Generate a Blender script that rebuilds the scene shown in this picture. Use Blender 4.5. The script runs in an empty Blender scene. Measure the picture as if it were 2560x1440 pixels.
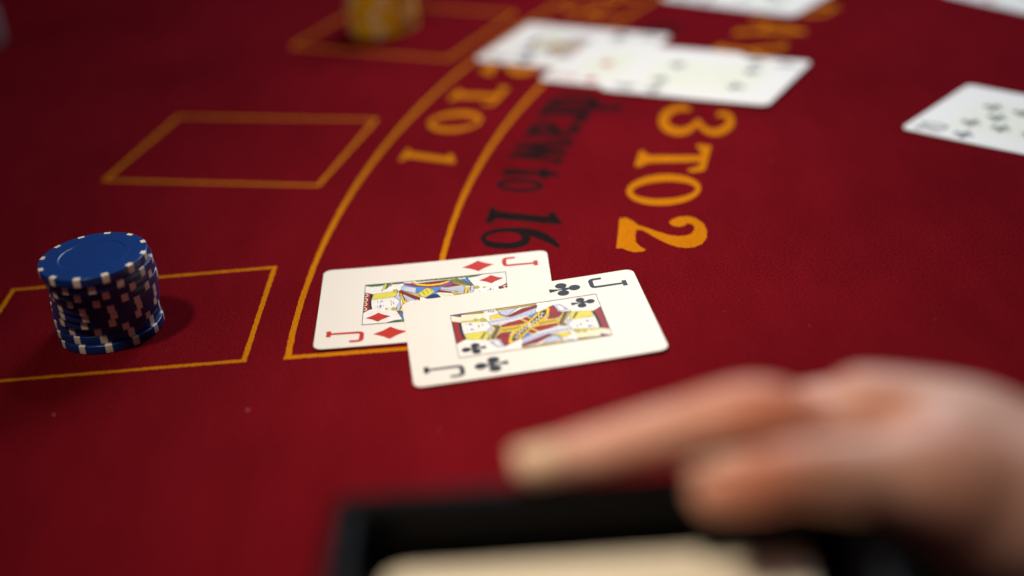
"""Blackjack table close-up: two jacks, chip stack, far cards, a hand over the card shoe."""
import bpy, bmesh, math, random
from mathutils import Vector, Matrix

rnd = random.Random(7)
MM = 0.001
scene = bpy.context.scene
COL = scene.collection

# ------------------------------------------------------------------ camera
cam_data = bpy.data.cameras.new('camera')
cam = bpy.data.objects.new('camera', cam_data)
COL.objects.link(cam)
PITCH, ROLL, CAM_H = math.radians(27.3276), math.radians(-5.8375), 258.207
fwd = Vector((0, math.cos(PITCH), -math.sin(PITCH)))
r0 = Vector((1, 0, 0)); u0 = r0.cross(fwd)
rv = r0 * math.cos(ROLL) + u0 * math.sin(ROLL)
uv = -r0 * math.sin(ROLL) + u0 * math.cos(ROLL)
m = Matrix((rv, uv, -fwd)).transposed().to_4x4()
m.translation = Vector((0, 0, CAM_H * MM))
cam.matrix_world = m
cam_data.sensor_width = 36.0
cam_data.lens = 3730.16 / 2560 * 36.0
cam_data.clip_start = 0.01
cam_data.clip_end = 50
cam_data.dof.use_dof = True
cam_data.dof.focus_distance = 0.558
cam_data.dof.aperture_fstop = 2.7
cam_data.dof.aperture_blades = 0
scene.camera = cam

# ------------------------------------------------------------------ world and lamps
world = bpy.data.worlds.new('World'); scene.world = world
world.use_nodes = True
bg = world.node_tree.nodes['Background']
bg.inputs[0].default_value = (0.9, 0.85, 0.9, 1); bg.inputs[1].default_value = 0.03

def aim(o, target):
    o.rotation_euler = (Vector(target) - o.location).to_track_quat('-Z', 'Y').to_euler()

def lamp(name, kind, loc, target, energy, color, **kw):
    d = bpy.data.lights.new(name, kind); d.energy = energy; d.color = color
    for k, v in kw.items(): setattr(d, k, v)
    o = bpy.data.objects.new(name, d); COL.objects.link(o); o.location = loc; aim(o, target)
    return o
# the shaded lamp over the table (warm), the cool light of the room beyond, and an added far fill
tl = lamp('table_lamp', 'SPOT', (-0.385, 0.17, 1.0), (0.018, 0.475, 0), 70, (1.0, 0.85, 0.66),
          spot_size=math.radians(80), spot_blend=0.5, shadow_soft_size=0.05)
d_ = (Vector((0.018, 0.475, 0)) - tl.location).normalized()
x_ = (Vector((1, 0, 0)) - d_ * d_.x).normalized(); y_ = (-d_).cross(x_)
tl.rotation_euler = Matrix((x_, y_, -d_)).transposed().to_euler()
tl.data.use_nodes = True                       # oval falloff added to the beam, imitates lens vignetting in the corners
lt = tl.data.node_tree; em = lt.nodes['Emission']
tcn = lt.nodes.new('ShaderNodeTexCoord'); sep = lt.nodes.new('ShaderNodeSeparateXYZ'); lt.links.new(tcn.outputs['Normal'], sep.inputs[0])
def mth(op, a, b_):
    n = lt.nodes.new('ShaderNodeMath'); n.operation = op
    for k, v in enumerate((a, b_)):
        if v is None: continue
        if isinstance(v, (int, float)): n.inputs[k].default_value = v
        else: lt.links.new(v, n.inputs[k])
    return n.outputs[0]
fx = mth('DIVIDE', mth('DIVIDE', sep.outputs['X'], sep.outputs['Z']), 0.165)
fy = mth('DIVIDE', mth('DIVIDE', sep.outputs['Y'], sep.outputs['Z']), 0.360)
r2 = mth('ADD', mth('MULTIPLY', fx, fx), mth('MULTIPLY', fy, fy))
lt.links.new(mth('POWER', math.e, mth('MULTIPLY', r2, -1.6)), em.inputs['Strength'])
lamp('far_fill', 'SPOT', (0.24, 1.15, 0.95), (0.10, 0.77, 0), 24, (0.82, 0.90, 1.0),  # added fill spot, no such source seen; brightens the far cards and felt
     spot_size=math.radians(46), spot_blend=1.0, shadow_soft_size=0.12)
lamp('room_light', 'AREA', (0.55, 1.9, 1.0), (0.10, 0.74, 0), 17, (0.78, 0.89, 1.0), shape='RECTANGLE', size=1.0, size_y=0.7)

scene.view_settings.view_transform = 'Standard'
scene.view_settings.look = 'None'
scene.view_settings.exposure = 0
scene.view_settings.gamma = 1
scene.render.engine = 'CYCLES'
scene.cycles.use_denoising = True
scene.cycles.max_bounces = 6
scene.cycles.sample_clamp_indirect = 6

# ------------------------------------------------------------------ traced data (millimetres)
JC_ART = [["pale",[[-26.62,14.59],[-23.31,13.58],[-19.25,14.5],[-14.86,14.13],[-14.16,9.21],[-14.2,7.28],[-23.62,9.77],[-26.86,11.15]]],["olive",[[-23.03,16.33],[-14.96,16.47],[-5.66,16.55],[4.76,16.53],[4.46,14.53],[-5.93,14.55],[-10.37,14.53],[-14.86,14.13],[-23.07,15.08]]],["yellow",[[-22.83,15.6],[-15.04,15.77],[-15.11,15.2],[-22.78,15.15]]],["yellow",[[-9.76,15.74],[4.66,15.88],[4.55,15.11],[-9.87,14.89]]],["darkred",[[-27.07,16.58],[-23.07,15.95],[-23.32,13.5]]],["blue",[[-25.62,16.26],[-23.96,16.26],[-24.24,14.73]]],["red",[[-27.04,11.2],[-24.61,9.88],[-24.76,6.65],[-24.74,2.45],[-24.41,-1.41],[-23.84,-3.63],[-26.75,-5.89]]],["black",[[-24.52,9.85],[-23.69,9.4],[-23.79,5.97],[-23.72,2.14],[-23.5,-0.93],[-23.14,-3.65],[-23.95,-3.78],[-24.5,-1.38],[-24.74,2.45],[-24.74,6.26]]],["white",[[-23.66,9.32],[-14.56,7.39],[-13.63,5.18],[-13.77,3.3],[-15.0,0.63],[-16.09,0.59],[-23.29,0.69],[-23.62,3.63],[-23.7,6.32]]],["hair",[[-23.67,10.17],[-19.04,9.73],[-15.39,9.59],[-14.47,8.91],[-14.56,7.39],[-17.78,7.98],[-23.66,9.32]]],["hair2",[[-19.07,10.32],[-18.19,10.83],[-17.45,10.02],[-17.64,9.18],[-18.48,9.05],[-19.14,9.64]]],["hair2",[[-16.72,9.99],[-15.82,10.69],[-14.95,9.45],[-15.13,7.95],[-16.15,7.8],[-16.87,8.68]]],["hair",[[-23.31,0.51],[-19.35,0.44],[-16.09,0.59],[-15.04,0.27],[-14.65,-1.73],[-16.1,-5.58],[-17.52,-5.53],[-23.19,-3.71],[-23.37,-1.72]]],["olive",[[-16.28,-0.3],[-15.74,-0.27],[-17.59,-4.58],[-18.39,-4.52]]],["ink",[[-22.25,8.0],[-21.93,8.09],[-21.82,6.9],[-22.07,6.79]]],["ink",[[-21.52,7.12],[-20.72,7.8],[-19.86,7.27],[-19.85,6.61],[-20.88,6.31]]],["ink",[[-22.28,3.79],[-22.02,3.83],[-21.98,2.83],[-22.21,2.74]]],["ink",[[-21.23,3.09],[-20.7,3.81],[-19.77,3.22],[-19.83,2.67],[-20.86,2.34]]],["ink",[[-16.66,6.29],[-16.31,6.46],[-16.08,4.96],[-16.38,4.29]]],["skinred",[[-18.16,4.64],[-17.59,5.62],[-17.48,5.01],[-17.89,3.79]]],["lilac",[[-14.91,1.37],[-13.82,2.94],[-13.08,1.57],[-14.26,-0.72],[-15.09,-0.09]]],["yellow",[[-13.59,4.02],[-12.8,3.85],[-11.92,1.41],[-15.17,-6.05],[-16.13,-6.57],[-12.44,1.57]]],["brown",[[-12.8,3.85],[-11.44,3.82],[-10.41,1.9],[-13.97,-6.41],[-15.19,-6.23],[-11.92,1.41]]],["pale",[[-11.97,3.33],[-11.73,3.64],[-11.58,3.21],[-11.82,2.9]]],["pale",[[-11.54,2.43],[-11.3,2.74],[-11.15,2.32],[-11.39,2.01]]],["pale",[[-11.52,1.1],[-11.29,1.41],[-11.14,0.98],[-11.38,0.67]]],["pale",[[-12.14,-0.23],[-11.9,0.08],[-11.76,-0.35],[-12.0,-0.65]]],["pale",[[-12.76,-1.55],[-12.52,-1.25],[-12.37,-1.67],[-12.61,-1.97]]],["pale",[[-13.37,-2.87],[-13.13,-2.57],[-12.99,-2.98],[-13.22,-3.29]]],["pale",[[-13.98,-4.18],[-13.74,-3.88],[-13.6,-4.29],[-13.83,-4.6]]],["pale",[[-14.59,-5.48],[-14.35,-5.18],[-14.21,-5.6],[-14.44,-5.9]]],["yellow",[[-11.26,3.76],[-10.81,3.7],[-9.59,1.65],[-13.24,-6.33],[-13.84,-6.37],[-10.36,1.81]]],["yellow2",[[-13.13,10.85],[-10.28,12.33],[-9.01,10.76],[-7.03,8.97],[-7.27,8.58],[-10.38,8.63],[-13.34,8.37]]],["white",[[-14.82,15.71],[-10.39,15.93],[-10.48,13.38],[-12.1,12.49],[-13.13,11.63],[-14.91,13.75]]],["lilac",[[-14.5,15.61],[-13.74,15.77],[-14.08,14.49],[-14.57,14.24]]],["lilac",[[-13.2,15.68],[-12.86,15.7],[-12.94,14.13],[-13.28,14.04]]],["lilac",[[-12.3,15.41],[-11.97,15.42],[-12.05,13.86],[-12.39,13.77]]],["lilac",[[-11.41,15.13],[-11.08,15.15],[-11.16,13.59],[-11.5,13.49]]],["lilac",[[-9.78,13.36],[-6.92,14.06],[-2.21,14.6],[-6.96,9.54],[-8.98,10.94]]],["ink2",[[-9.98,14.01],[-9.6,14.1],[-8.95,11.21],[-6.64,9.17],[-6.72,8.56],[-9.21,10.62]]],["darkred",[[-6.99,9.27],[-0.9,13.4],[4.43,14.3],[4.98,14.29],[4.01,11.48],[0.03,9.55],[-6.2,8.33]]],["red",[[-5.8,8.59],[-0.81,11.38],[0.3,11.44],[-0.67,9.76]]],["lilac",[[-14.38,7.33],[-10.52,7.51],[-4.91,8.32],[4.15,12.43],[3.45,7.71],[0.25,5.96],[-5.42,4.6],[-13.66,4.23]]],["white",[[-13.33,5.47],[-5.23,6.01],[0.42,7.08],[3.59,8.65],[3.47,7.9],[0.29,6.18],[-5.38,4.89],[-13.54,4.46]]],["ink3",[[-13.89,7.18],[-12.72,7.45],[-12.75,5.99],[-13.91,5.8]]],["white",[[-13.7,6.9],[-12.95,7.05],[-12.94,6.28],[-13.69,6.12]]],["ink3",[[-12.17,6.97],[-11.0,7.23],[-11.04,5.78],[-12.19,5.59]]],["white",[[-11.98,6.68],[-11.23,6.84],[-11.22,6.06],[-11.97,5.91]]],["ink3",[[-10.43,6.91],[-9.26,7.17],[-9.3,5.71],[-10.46,5.52]]],["white",[[-10.24,6.62],[-9.49,6.77],[-9.48,6.0],[-10.23,5.84]]],["ink3",[[-8.67,6.99],[-7.5,7.25],[-7.55,5.79],[-8.7,5.6]]],["white",[[-8.49,6.7],[-7.74,6.86],[-7.73,6.08],[-8.48,5.92]]],["ink3",[[-6.89,7.22],[-5.72,7.48],[-5.77,6.02],[-6.93,5.83]]],["white",[[-6.71,6.93],[-5.96,7.09],[-5.95,6.31],[-6.7,6.15]]],["ink3",[[-5.09,7.59],[-3.92,7.86],[-3.97,6.4],[-5.13,6.21]]],["white",[[-4.91,7.31],[-4.15,7.46],[-4.15,6.68],[-4.9,6.53]]],["ink3",[[-3.27,8.12],[-2.09,8.39],[-2.15,6.92],[-3.31,6.73]]],["white",[[-3.09,7.83],[-2.33,7.99],[-2.33,7.21],[-3.08,7.05]]],["ink3",[[-1.42,8.8],[-0.24,9.06],[-0.3,7.59],[-1.47,7.4]]],["white",[[-1.24,8.51],[-0.48,8.67],[-0.48,7.88],[-1.24,7.72]]],["ink3",[[0.46,9.62],[1.64,9.89],[1.57,8.42],[0.41,8.23]]],["white",[[0.64,9.33],[1.4,9.49],[1.39,8.71],[0.64,8.55]]],["ink3",[[2.36,10.6],[3.55,10.87],[3.48,9.39],[2.3,9.2]]],["white",[[2.54,10.31],[3.3,10.47],[3.3,9.68],[2.54,9.52]]],["red",[[-10.18,2.98],[-2.94,5.38],[-0.99,2.4],[-2.54,1.72],[-9.71,1.69]]],["yellow",[[-2.94,5.38],[-1.98,5.67],[0.18,2.89],[-0.65,2.18]]],["red",[[-1.98,5.67],[-0.39,6.55],[1.61,3.99],[0.35,2.83]]],["yellow",[[-0.39,6.55],[0.36,6.7],[1.84,4.31],[1.39,3.67]]],["blue",[[0.39,6.89],[3.56,8.46],[2.47,6.06],[1.43,5.21]]],["yellow",[[-9.75,1.39],[-2.19,1.61],[-0.93,1.5],[-4.97,-2.78],[-11.03,-2.26],[-10.12,-0.09]]],["olive",[[-9.77,-0.65],[-9.22,0.32],[-8.72,-0.29],[-8.67,-1.06],[-9.19,-1.73],[-9.65,-1.36]]],["yellow2",[[-9.49,-0.66],[-9.21,-0.21],[-8.96,-0.48],[-8.94,-0.86],[-9.2,-1.2],[-9.42,-1.02]]],["olive",[[-8.5,-0.54],[-7.93,0.43],[-7.44,-0.18],[-7.39,-0.95],[-7.92,-1.62],[-8.37,-1.26]]],["yellow2",[[-8.21,-0.55],[-7.93,-0.11],[-7.68,-0.37],[-7.66,-0.76],[-7.92,-1.1],[-8.15,-0.91]]],["olive",[[-7.22,-0.44],[-6.65,0.53],[-6.16,-0.08],[-6.12,-0.85],[-6.64,-1.52],[-7.1,-1.16]]],["yellow2",[[-6.93,-0.45],[-6.65,-0.0],[-6.4,-0.27],[-6.38,-0.65],[-6.64,-0.99],[-6.87,-0.81]]],["olive",[[-5.94,-0.37],[-5.38,0.6],[-4.88,-0.01],[-4.84,-0.78],[-5.37,-1.45],[-5.82,-1.09]]],["yellow2",[[-5.65,-0.38],[-5.38,0.07],[-5.12,-0.2],[-5.1,-0.59],[-5.37,-0.92],[-5.59,-0.74]]],["olive",[[-4.63,-0.01],[-4.06,0.96],[-3.56,0.35],[-3.52,-0.42],[-4.05,-1.1],[-4.51,-0.73]]],["yellow2",[[-4.34,-0.02],[-4.06,0.43],[-3.81,0.16],[-3.79,-0.23],[-4.05,-0.56],[-4.28,-0.38]]],["red",[[-11.18,-2.78],[-6.58,-2.67],[-7.73,-4.57],[-8.59,-7.66],[-8.93,-11.59],[-10.37,-12.43],[-11.53,-6.96],[-12.97,-6.34]]],["darkred",[[-12.25,-4.14],[-8.06,-5.03],[-8.24,-5.72],[-12.54,-4.99]]],["lilac",[[-15.43,-7.45],[-11.98,-6.93],[-10.39,-12.61],[-12.86,-12.53]]],["white",[[-14.23,-7.81],[-12.42,-7.61],[-11.79,-11.1],[-12.74,-11.55]]],["ink3",[[-14.96,-7.96],[-13.75,-8.32],[-14.23,-9.27]]],["yellow",[[-8.63,-11.32],[-8.92,-10.13],[-8.5,-7.68],[-7.43,-5.03],[-5.49,-2.62],[-2.73,0.33],[-0.23,2.63],[2.01,5.42],[4.02,9.11],[4.04,6.75],[1.52,2.09],[-0.75,-1.04],[-2.55,-3.51],[-3.64,-6.18],[-4.17,-8.62],[-5.51,-9.32],[-7.46,-10.57]]],["brown",[[-7.54,-9.81],[-7.57,-8.7],[-6.86,-6.14],[-5.29,-3.81],[-2.54,-0.87],[-0.01,1.6],[2.19,4.2],[4.04,6.75],[3.59,3.77],[1.3,0.63],[-0.86,-1.76],[-3.39,-4.39],[-4.6,-6.63],[-5.16,-8.69],[-6.61,-9.54]]],["pale",[[-6.54,-7.23],[-5.41,-8.02],[-5.29,-7.47],[-6.41,-6.69]]],["pale",[[-5.21,-7.73],[-5.08,-4.34],[-5.37,-4.37],[-5.49,-7.76]]],["pale",[[-5.31,-4.61],[-4.25,-5.94],[-4.08,-5.43],[-5.14,-4.1]]],["pale",[[-4.02,-5.66],[-3.97,-2.79],[-4.25,-2.84],[-4.31,-5.71]]],["pale",[[-4.2,-3.07],[-3.05,-4.43],[-2.88,-3.92],[-4.03,-2.56]]],["pale",[[-2.83,-4.17],[-2.67,-1.31],[-2.96,-1.33],[-3.11,-4.19]]],["pale",[[-2.91,-1.57],[-1.78,-3.03],[-1.6,-2.52],[-2.73,-1.06]]],["pale",[[-1.55,-2.76],[-1.4,0.02],[-1.69,-0.01],[-1.83,-2.79]]],["pale",[[-1.64,-0.25],[-0.51,-1.71],[-0.33,-1.21],[-1.46,0.26]]],["pale",[[-0.27,-1.45],[-0.12,1.35],[-0.41,1.32],[-0.56,-1.47]]],["pale",[[-0.38,1.11],[0.47,-0.66],[0.7,-0.21],[-0.15,1.56]]],["pale",[[0.73,-0.36],[0.6,2.14],[0.31,2.0],[0.44,-0.51]]]]
JD_ART = [["green",[[-27.42,15.63],[-24.8,15.96],[-20.0,16.2],[-12.33,16.12],[-12.31,14.7],[-16.51,14.76],[-19.95,14.55],[-22.34,14.17],[-24.89,14.25],[-27.03,15.28]]],["yellow2",[[-19.69,15.7],[-18.79,15.73],[-18.88,13.72],[-19.56,11.27],[-20.71,9.75],[-20.18,12.06]]],["green",[[-18.79,15.73],[-17.73,15.59],[-17.82,13.16],[-18.68,11.88],[-19.26,11.2],[-18.88,13.72]]],["yellow2",[[-17.29,15.82],[-16.53,15.75],[-16.72,14.22],[-17.22,13.35]]],["red",[[-27.33,9.77],[-24.68,8.54],[-24.82,6.33],[-25.05,2.58],[-25.0,-0.87],[-24.62,-4.42],[-27.4,-6.52]]],["pale",[[-27.23,8.8],[-26.57,9.0],[-26.56,8.43],[-26.97,8.31]]],["pale",[[-26.57,9.0],[-25.89,8.43],[-26.14,8.08],[-26.56,8.43]]],["pale",[[-25.89,8.43],[-25.55,7.39],[-25.93,7.44],[-26.14,8.08]]],["pale",[[-25.55,7.39],[-25.72,6.42],[-26.03,6.83],[-25.93,7.44]]],["pale",[[-25.72,6.42],[-26.31,6.0],[-26.4,6.57],[-26.03,6.83]]],["pale",[[-26.31,6.0],[-27.02,6.36],[-26.84,6.8],[-26.4,6.57]]],["pale",[[-27.28,4.99],[-26.62,5.18],[-26.62,4.62],[-27.02,4.5]]],["pale",[[-26.62,5.18],[-25.95,4.62],[-26.2,4.28],[-26.62,4.62]]],["pale",[[-25.95,4.62],[-25.62,3.6],[-25.99,3.64],[-26.2,4.28]]],["pale",[[-25.62,3.6],[-25.78,2.63],[-26.09,3.04],[-25.99,3.64]]],["pale",[[-25.78,2.63],[-26.37,2.22],[-26.46,2.79],[-26.09,3.04]]],["pale",[[-26.37,2.22],[-27.08,2.57],[-26.9,3.01],[-26.46,2.79]]],["pale",[[-27.38,1.54],[-26.72,1.73],[-26.71,1.18],[-27.12,1.06]]],["pale",[[-26.72,1.73],[-26.05,1.18],[-26.3,0.84],[-26.71,1.18]]],["pale",[[-26.05,1.18],[-25.72,0.16],[-26.09,0.21],[-26.3,0.84]]],["pale",[[-25.72,0.16],[-25.89,-0.79],[-26.19,-0.39],[-26.09,0.21]]],["pale",[[-25.89,-0.79],[-26.47,-1.2],[-26.56,-0.64],[-26.19,-0.39]]],["pale",[[-26.47,-1.2],[-27.17,-0.85],[-26.99,-0.42],[-26.56,-0.64]]],["pale",[[-27.32,-2.37],[-26.67,-2.17],[-26.66,-2.72],[-27.06,-2.84]]],["pale",[[-26.67,-2.17],[-26.0,-2.72],[-26.25,-3.06],[-26.66,-2.72]]],["pale",[[-26.0,-2.72],[-25.67,-3.72],[-26.04,-3.68],[-26.25,-3.06]]],["pale",[[-25.67,-3.72],[-25.84,-4.67],[-26.14,-4.27],[-26.04,-3.68]]],["pale",[[-25.84,-4.67],[-26.42,-5.07],[-26.5,-4.52],[-26.14,-4.27]]],["pale",[[-26.42,-5.07],[-27.11,-4.72],[-26.94,-4.3],[-26.5,-4.52]]],["black",[[-24.83,8.57],[-23.84,7.87],[-24.11,4.9],[-24.29,1.79],[-24.1,-1.38],[-23.71,-4.25],[-24.57,-4.53],[-25.0,-0.87],[-25.05,2.58],[-24.87,6.34]]],["white",[[-23.68,3.23],[-15.96,3.9],[-14.62,3.13],[-13.39,0.65],[-13.5,-1.2],[-14.76,-4.04],[-19.7,-4.2],[-23.64,-4.11],[-24.03,-1.4],[-24.22,1.77]]],["hair",[[-23.77,7.85],[-16.22,8.59],[-16.25,10.21],[-14.76,10.2],[-14.28,8.16],[-14.81,5.39],[-15.96,4.06],[-23.75,3.18],[-23.99,4.88]]],["hair2",[[-16.25,9.88],[-15.36,10.33],[-14.6,9.68],[-14.42,7.87],[-15.45,7.77],[-16.14,8.57]]],["ink",[[-22.03,2.23],[-21.78,2.24],[-21.67,0.27],[-21.88,0.16]]],["ink",[[-20.96,1.06],[-20.56,2.54],[-20.36,2.02],[-20.71,0.06]]],["ink",[[-20.25,2.0],[-20.04,2.11],[-19.85,0.66],[-20.06,0.48]]],["ink",[[-21.9,-1.71],[-21.65,-1.6],[-21.55,-3.33],[-21.77,-3.44]]],["ink",[[-21.17,-1.71],[-20.52,-1.38],[-20.27,-2.21],[-20.45,-3.73],[-21.03,-3.6]]],["ink",[[-19.92,-1.83],[-19.63,-1.58],[-19.57,-2.83],[-19.81,-2.94]]],["ink",[[-17.08,1.46],[-16.71,1.54],[-16.6,-0.21],[-16.9,0.17]]],["ink",[[-16.8,-0.95],[-16.5,-1.01],[-16.54,-2.72],[-16.76,-2.52]]],["ink",[[-16.24,0.34],[-16.03,0.6],[-15.62,-1.36],[-15.83,-1.79]]],["hair2",[[-19.04,-4.49],[-18.39,-4.17],[-17.65,-4.95],[-18.21,-5.75],[-18.87,-5.46]]],["hair2",[[-16.76,-5.45],[-15.92,-4.25],[-14.66,-4.98],[-14.63,-6.53],[-15.86,-6.72]]],["lilac",[[-15.89,3.98],[-13.78,5.48],[-13.28,2.52],[-13.21,-1.27],[-13.26,-6.21],[-14.27,-6.3],[-14.75,-4.35],[-13.53,0.05],[-14.61,2.81]]],["ink3",[[-15.89,3.98],[-15.53,4.28],[-13.55,1.31],[-13.69,0.87]]],["yellow",[[-13.95,6.8],[-12.9,6.25],[-12.1,2.26],[-11.62,0.26],[-9.99,-0.88],[-12.03,-1.84],[-12.7,-4.79],[-13.39,-6.8],[-13.06,-5.02],[-12.48,-0.8],[-13.08,3.74]]],["olive",[[-12.9,6.18],[-12.61,6.18],[-11.33,0.51],[-11.7,0.44]]],["lilac",[[-13.01,12.08],[-12.14,13.45],[-6.03,9.55],[-5.99,4.08],[-13.26,9.28]]],["white",[[-12.05,8.3],[-11.84,8.19],[-10.45,10.92],[-10.72,11.05]]],["white",[[-11.28,8.13],[-11.07,8.02],[-9.68,10.75],[-9.95,10.87]]],["white",[[-10.5,7.96],[-10.29,7.85],[-8.9,10.58],[-9.17,10.7]]],["white",[[-9.73,7.79],[-9.52,7.68],[-8.12,10.4],[-8.39,10.53]]],["white",[[-8.95,7.62],[-8.74,7.5],[-7.35,10.23],[-7.62,10.35]]],["white",[[-8.18,7.44],[-7.97,7.33],[-6.57,10.05],[-6.84,10.18]]],["blue",[[-12.14,13.91],[-6.04,10.78],[-6.03,9.22],[-12.42,12.76]]],["red",[[-12.31,14.8],[-9.45,14.16],[-6.05,11.89],[-6.04,10.32],[-12.14,13.84]]],["yellow",[[-9.31,14.85],[-6.05,12.97],[-6.05,11.66],[-8.24,13.13]]],["yellow2",[[-13.41,9.57],[-5.98,2.96],[-5.97,1.7],[-13.25,8.63]]],["darkred",[[-14.07,8.91],[-13.18,8.88],[-5.97,1.79],[-5.96,-0.51],[-9.61,2.97],[-13.89,7.27]]],["lilac",[[-11.85,5.38],[-7.22,-0.08],[-11.03,0.13]]],["olive",[[-14.69,-6.98],[-12.36,-7.79],[-12.24,-10.55],[-13.62,-9.95]]],["yellow",[[-13.36,-8.33],[-13.08,-8.24],[-12.9,-9.96],[-13.19,-9.89]]],["blue",[[-13.39,-10.46],[-12.09,-10.59],[-11.85,-14.26],[-12.4,-13.69]]],["green",[[-18.07,-16.0],[-15.11,-14.45],[-11.74,-14.28],[-11.79,-16.06]]],["pale",[[-15.24,-14.87],[-14.96,-14.7],[-14.66,-15.06],[-14.94,-15.39]]],["pale",[[-13.81,-14.94],[-13.53,-14.76],[-13.23,-15.06],[-13.51,-15.36]]],["blue",[[-7.57,10.81],[2.01,9.16],[1.69,5.66],[-0.4,2.92],[-3.79,0.81],[-7.53,6.1]]],["green",[[-7.63,16.59],[2.95,16.86],[17.16,16.65],[15.9,14.86],[5.95,14.78],[-7.62,15.19]]],["yellow2",[[-6.47,15.6],[-6.26,15.95],[-6.05,15.57],[-6.26,15.22]]],["yellow2",[[-4.59,15.59],[-4.38,15.94],[-4.16,15.56],[-4.37,15.21]]],["yellow2",[[-2.7,15.58],[-2.49,15.93],[-2.28,15.55],[-2.49,15.2]]],["yellow2",[[-0.81,15.57],[-0.6,15.92],[-0.39,15.54],[-0.6,15.19]]],["yellow2",[[1.07,15.55],[1.29,15.91],[1.5,15.53],[1.28,15.17]]],["yellow2",[[2.96,15.54],[3.17,15.89],[3.38,15.51],[3.17,15.16]]],["yellow2",[[4.85,15.53],[5.06,15.88],[5.27,15.5],[5.05,15.15]]],["yellow2",[[6.73,15.52],[6.95,15.87],[7.15,15.49],[6.94,15.14]]],["yellow2",[[8.62,15.51],[8.83,15.86],[9.04,15.48],[8.82,15.13]]],["yellow2",[[10.5,15.5],[10.72,15.85],[10.93,15.47],[10.71,15.12]]],["yellow2",[[12.39,15.49],[12.61,15.84],[12.81,15.46],[12.59,15.11]]],["darkred",[[-6.7,13.73],[5.04,14.13],[5.36,13.16],[-0.08,11.75],[-6.09,12.77]]],["yellow",[[-7.6,13.77],[-3.08,11.93],[1.42,11.91],[5.04,13.47],[5.78,12.64],[2.91,10.59],[-1.58,10.22],[-4.58,10.83],[-7.59,12.22]]],["red",[[-7.59,12.12],[-4.58,10.63],[0.81,10.14],[3.21,10.52],[2.0,9.09],[-3.08,9.38],[-7.58,11.14]]],["purple",[[0.81,9.75],[5.78,12.31],[7.41,10.89],[5.44,9.37],[2.0,8.77]]],["red",[[2.0,8.12],[5.89,9.43],[7.25,10.5],[9.61,8.37],[5.88,8.13]]],["olive",[[5.04,14.06],[8.36,14.37],[13.64,8.51],[13.83,7.0],[11.1,8.03],[7.41,10.82]]],["yellow",[[7.9,14.01],[8.23,13.8],[8.47,11.97],[8.12,12.18]]],["yellow",[[8.88,13.06],[9.21,12.86],[9.45,11.02],[9.09,11.23]]],["yellow",[[9.86,12.12],[10.18,11.91],[10.42,10.08],[10.06,10.29]]],["yellow",[[10.83,11.17],[11.15,10.97],[11.39,9.14],[11.03,9.35]]],["yellow",[[11.8,10.23],[12.12,10.03],[12.35,8.21],[12.0,8.42]]],["yellow",[[12.77,9.29],[13.09,9.09],[13.32,7.28],[12.96,7.48]]],["yellow2",[[5.63,13.1],[7.41,11.05],[11.1,8.26],[13.76,7.18],[11.09,7.52],[6.81,11.02]]],["blue",[[9.55,13.7],[11.96,13.69],[14.02,8.42],[13.06,9.22]]],["lilac",[[1.7,6.89],[2.89,7.66],[11.15,7.17],[10.61,2.23],[7.32,4.35]]],["ink3",[[7.49,6.31],[7.61,6.35],[8.63,2.84],[8.48,2.87]]],["ink3",[[8.31,6.38],[8.43,6.42],[9.45,3.1],[9.3,3.13]]],["ink3",[[9.13,6.46],[9.25,6.5],[10.27,3.37],[10.12,3.4]]],["ink3",[[9.95,6.54],[10.07,6.57],[11.09,3.64],[10.94,3.67]]],["yellow",[[10.68,1.68],[11.51,6.38],[12.47,6.23],[11.78,1.43]]],["darkred",[[0.5,6.25],[1.69,6.15],[6.27,3.84],[5.89,2.87],[0.8,4.83]]],["pale",[[0.79,4.58],[5.82,2.82],[6.98,1.28],[3.73,0.73],[1.97,2.39]]],["hair2",[[6.12,3.39],[7.61,4.34],[8.48,2.55],[10.53,1.61],[7.27,0.74]]],["navy",[[-3.79,0.65],[-1.13,3.4],[0.79,2.98],[1.96,0.33],[-3.05,0.17]]],["yellow2",[[-7.22,4.75],[-3.67,8.8],[-1.73,8.43],[-0.32,5.47],[-1.58,3.66],[-3.94,1.31],[-6.61,3.5]]],["olive",[[-6.63,5.2],[-6.39,5.59],[-6.24,4.66],[-6.47,4.33]]],["olive",[[-6.35,4.37],[-6.12,4.76],[-5.96,3.83],[-6.2,3.5]]],["olive",[[-6.08,3.54],[-5.85,3.93],[-5.69,3.01],[-5.93,2.68]]],["olive",[[-5.81,2.71],[-5.57,3.11],[-5.42,2.18],[-5.65,1.85]]],["olive",[[-5.22,6.43],[-4.99,6.83],[-4.84,5.89],[-5.07,5.56]]],["olive",[[-4.95,5.59],[-4.72,5.99],[-4.56,5.06],[-4.8,4.73]]],["olive",[[-4.68,4.76],[-4.45,5.16],[-4.29,4.23],[-4.53,3.9]]],["olive",[[-4.41,3.94],[-4.17,4.33],[-4.02,3.4],[-4.26,3.07]]],["olive",[[-3.82,7.66],[-3.58,8.07],[-3.43,7.13],[-3.66,6.79]]],["olive",[[-3.55,6.83],[-3.31,7.23],[-3.16,6.29],[-3.39,5.96]]],["olive",[[-3.27,5.99],[-3.04,6.39],[-2.89,5.46],[-3.12,5.12]]],["olive",[[-3.0,5.16],[-2.77,5.56],[-2.62,4.63],[-2.85,4.29]]],["olive",[[-2.4,8.91],[-2.16,9.31],[-2.01,8.36],[-2.25,8.03]]],["olive",[[-2.13,8.07],[-1.89,8.47],[-1.74,7.53],[-1.98,7.19]]],["olive",[[-1.86,7.23],[-1.63,7.63],[-1.48,6.69],[-1.71,6.36]]],["olive",[[-1.59,6.39],[-1.36,6.79],[-1.21,5.86],[-1.45,5.52]]]]
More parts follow.
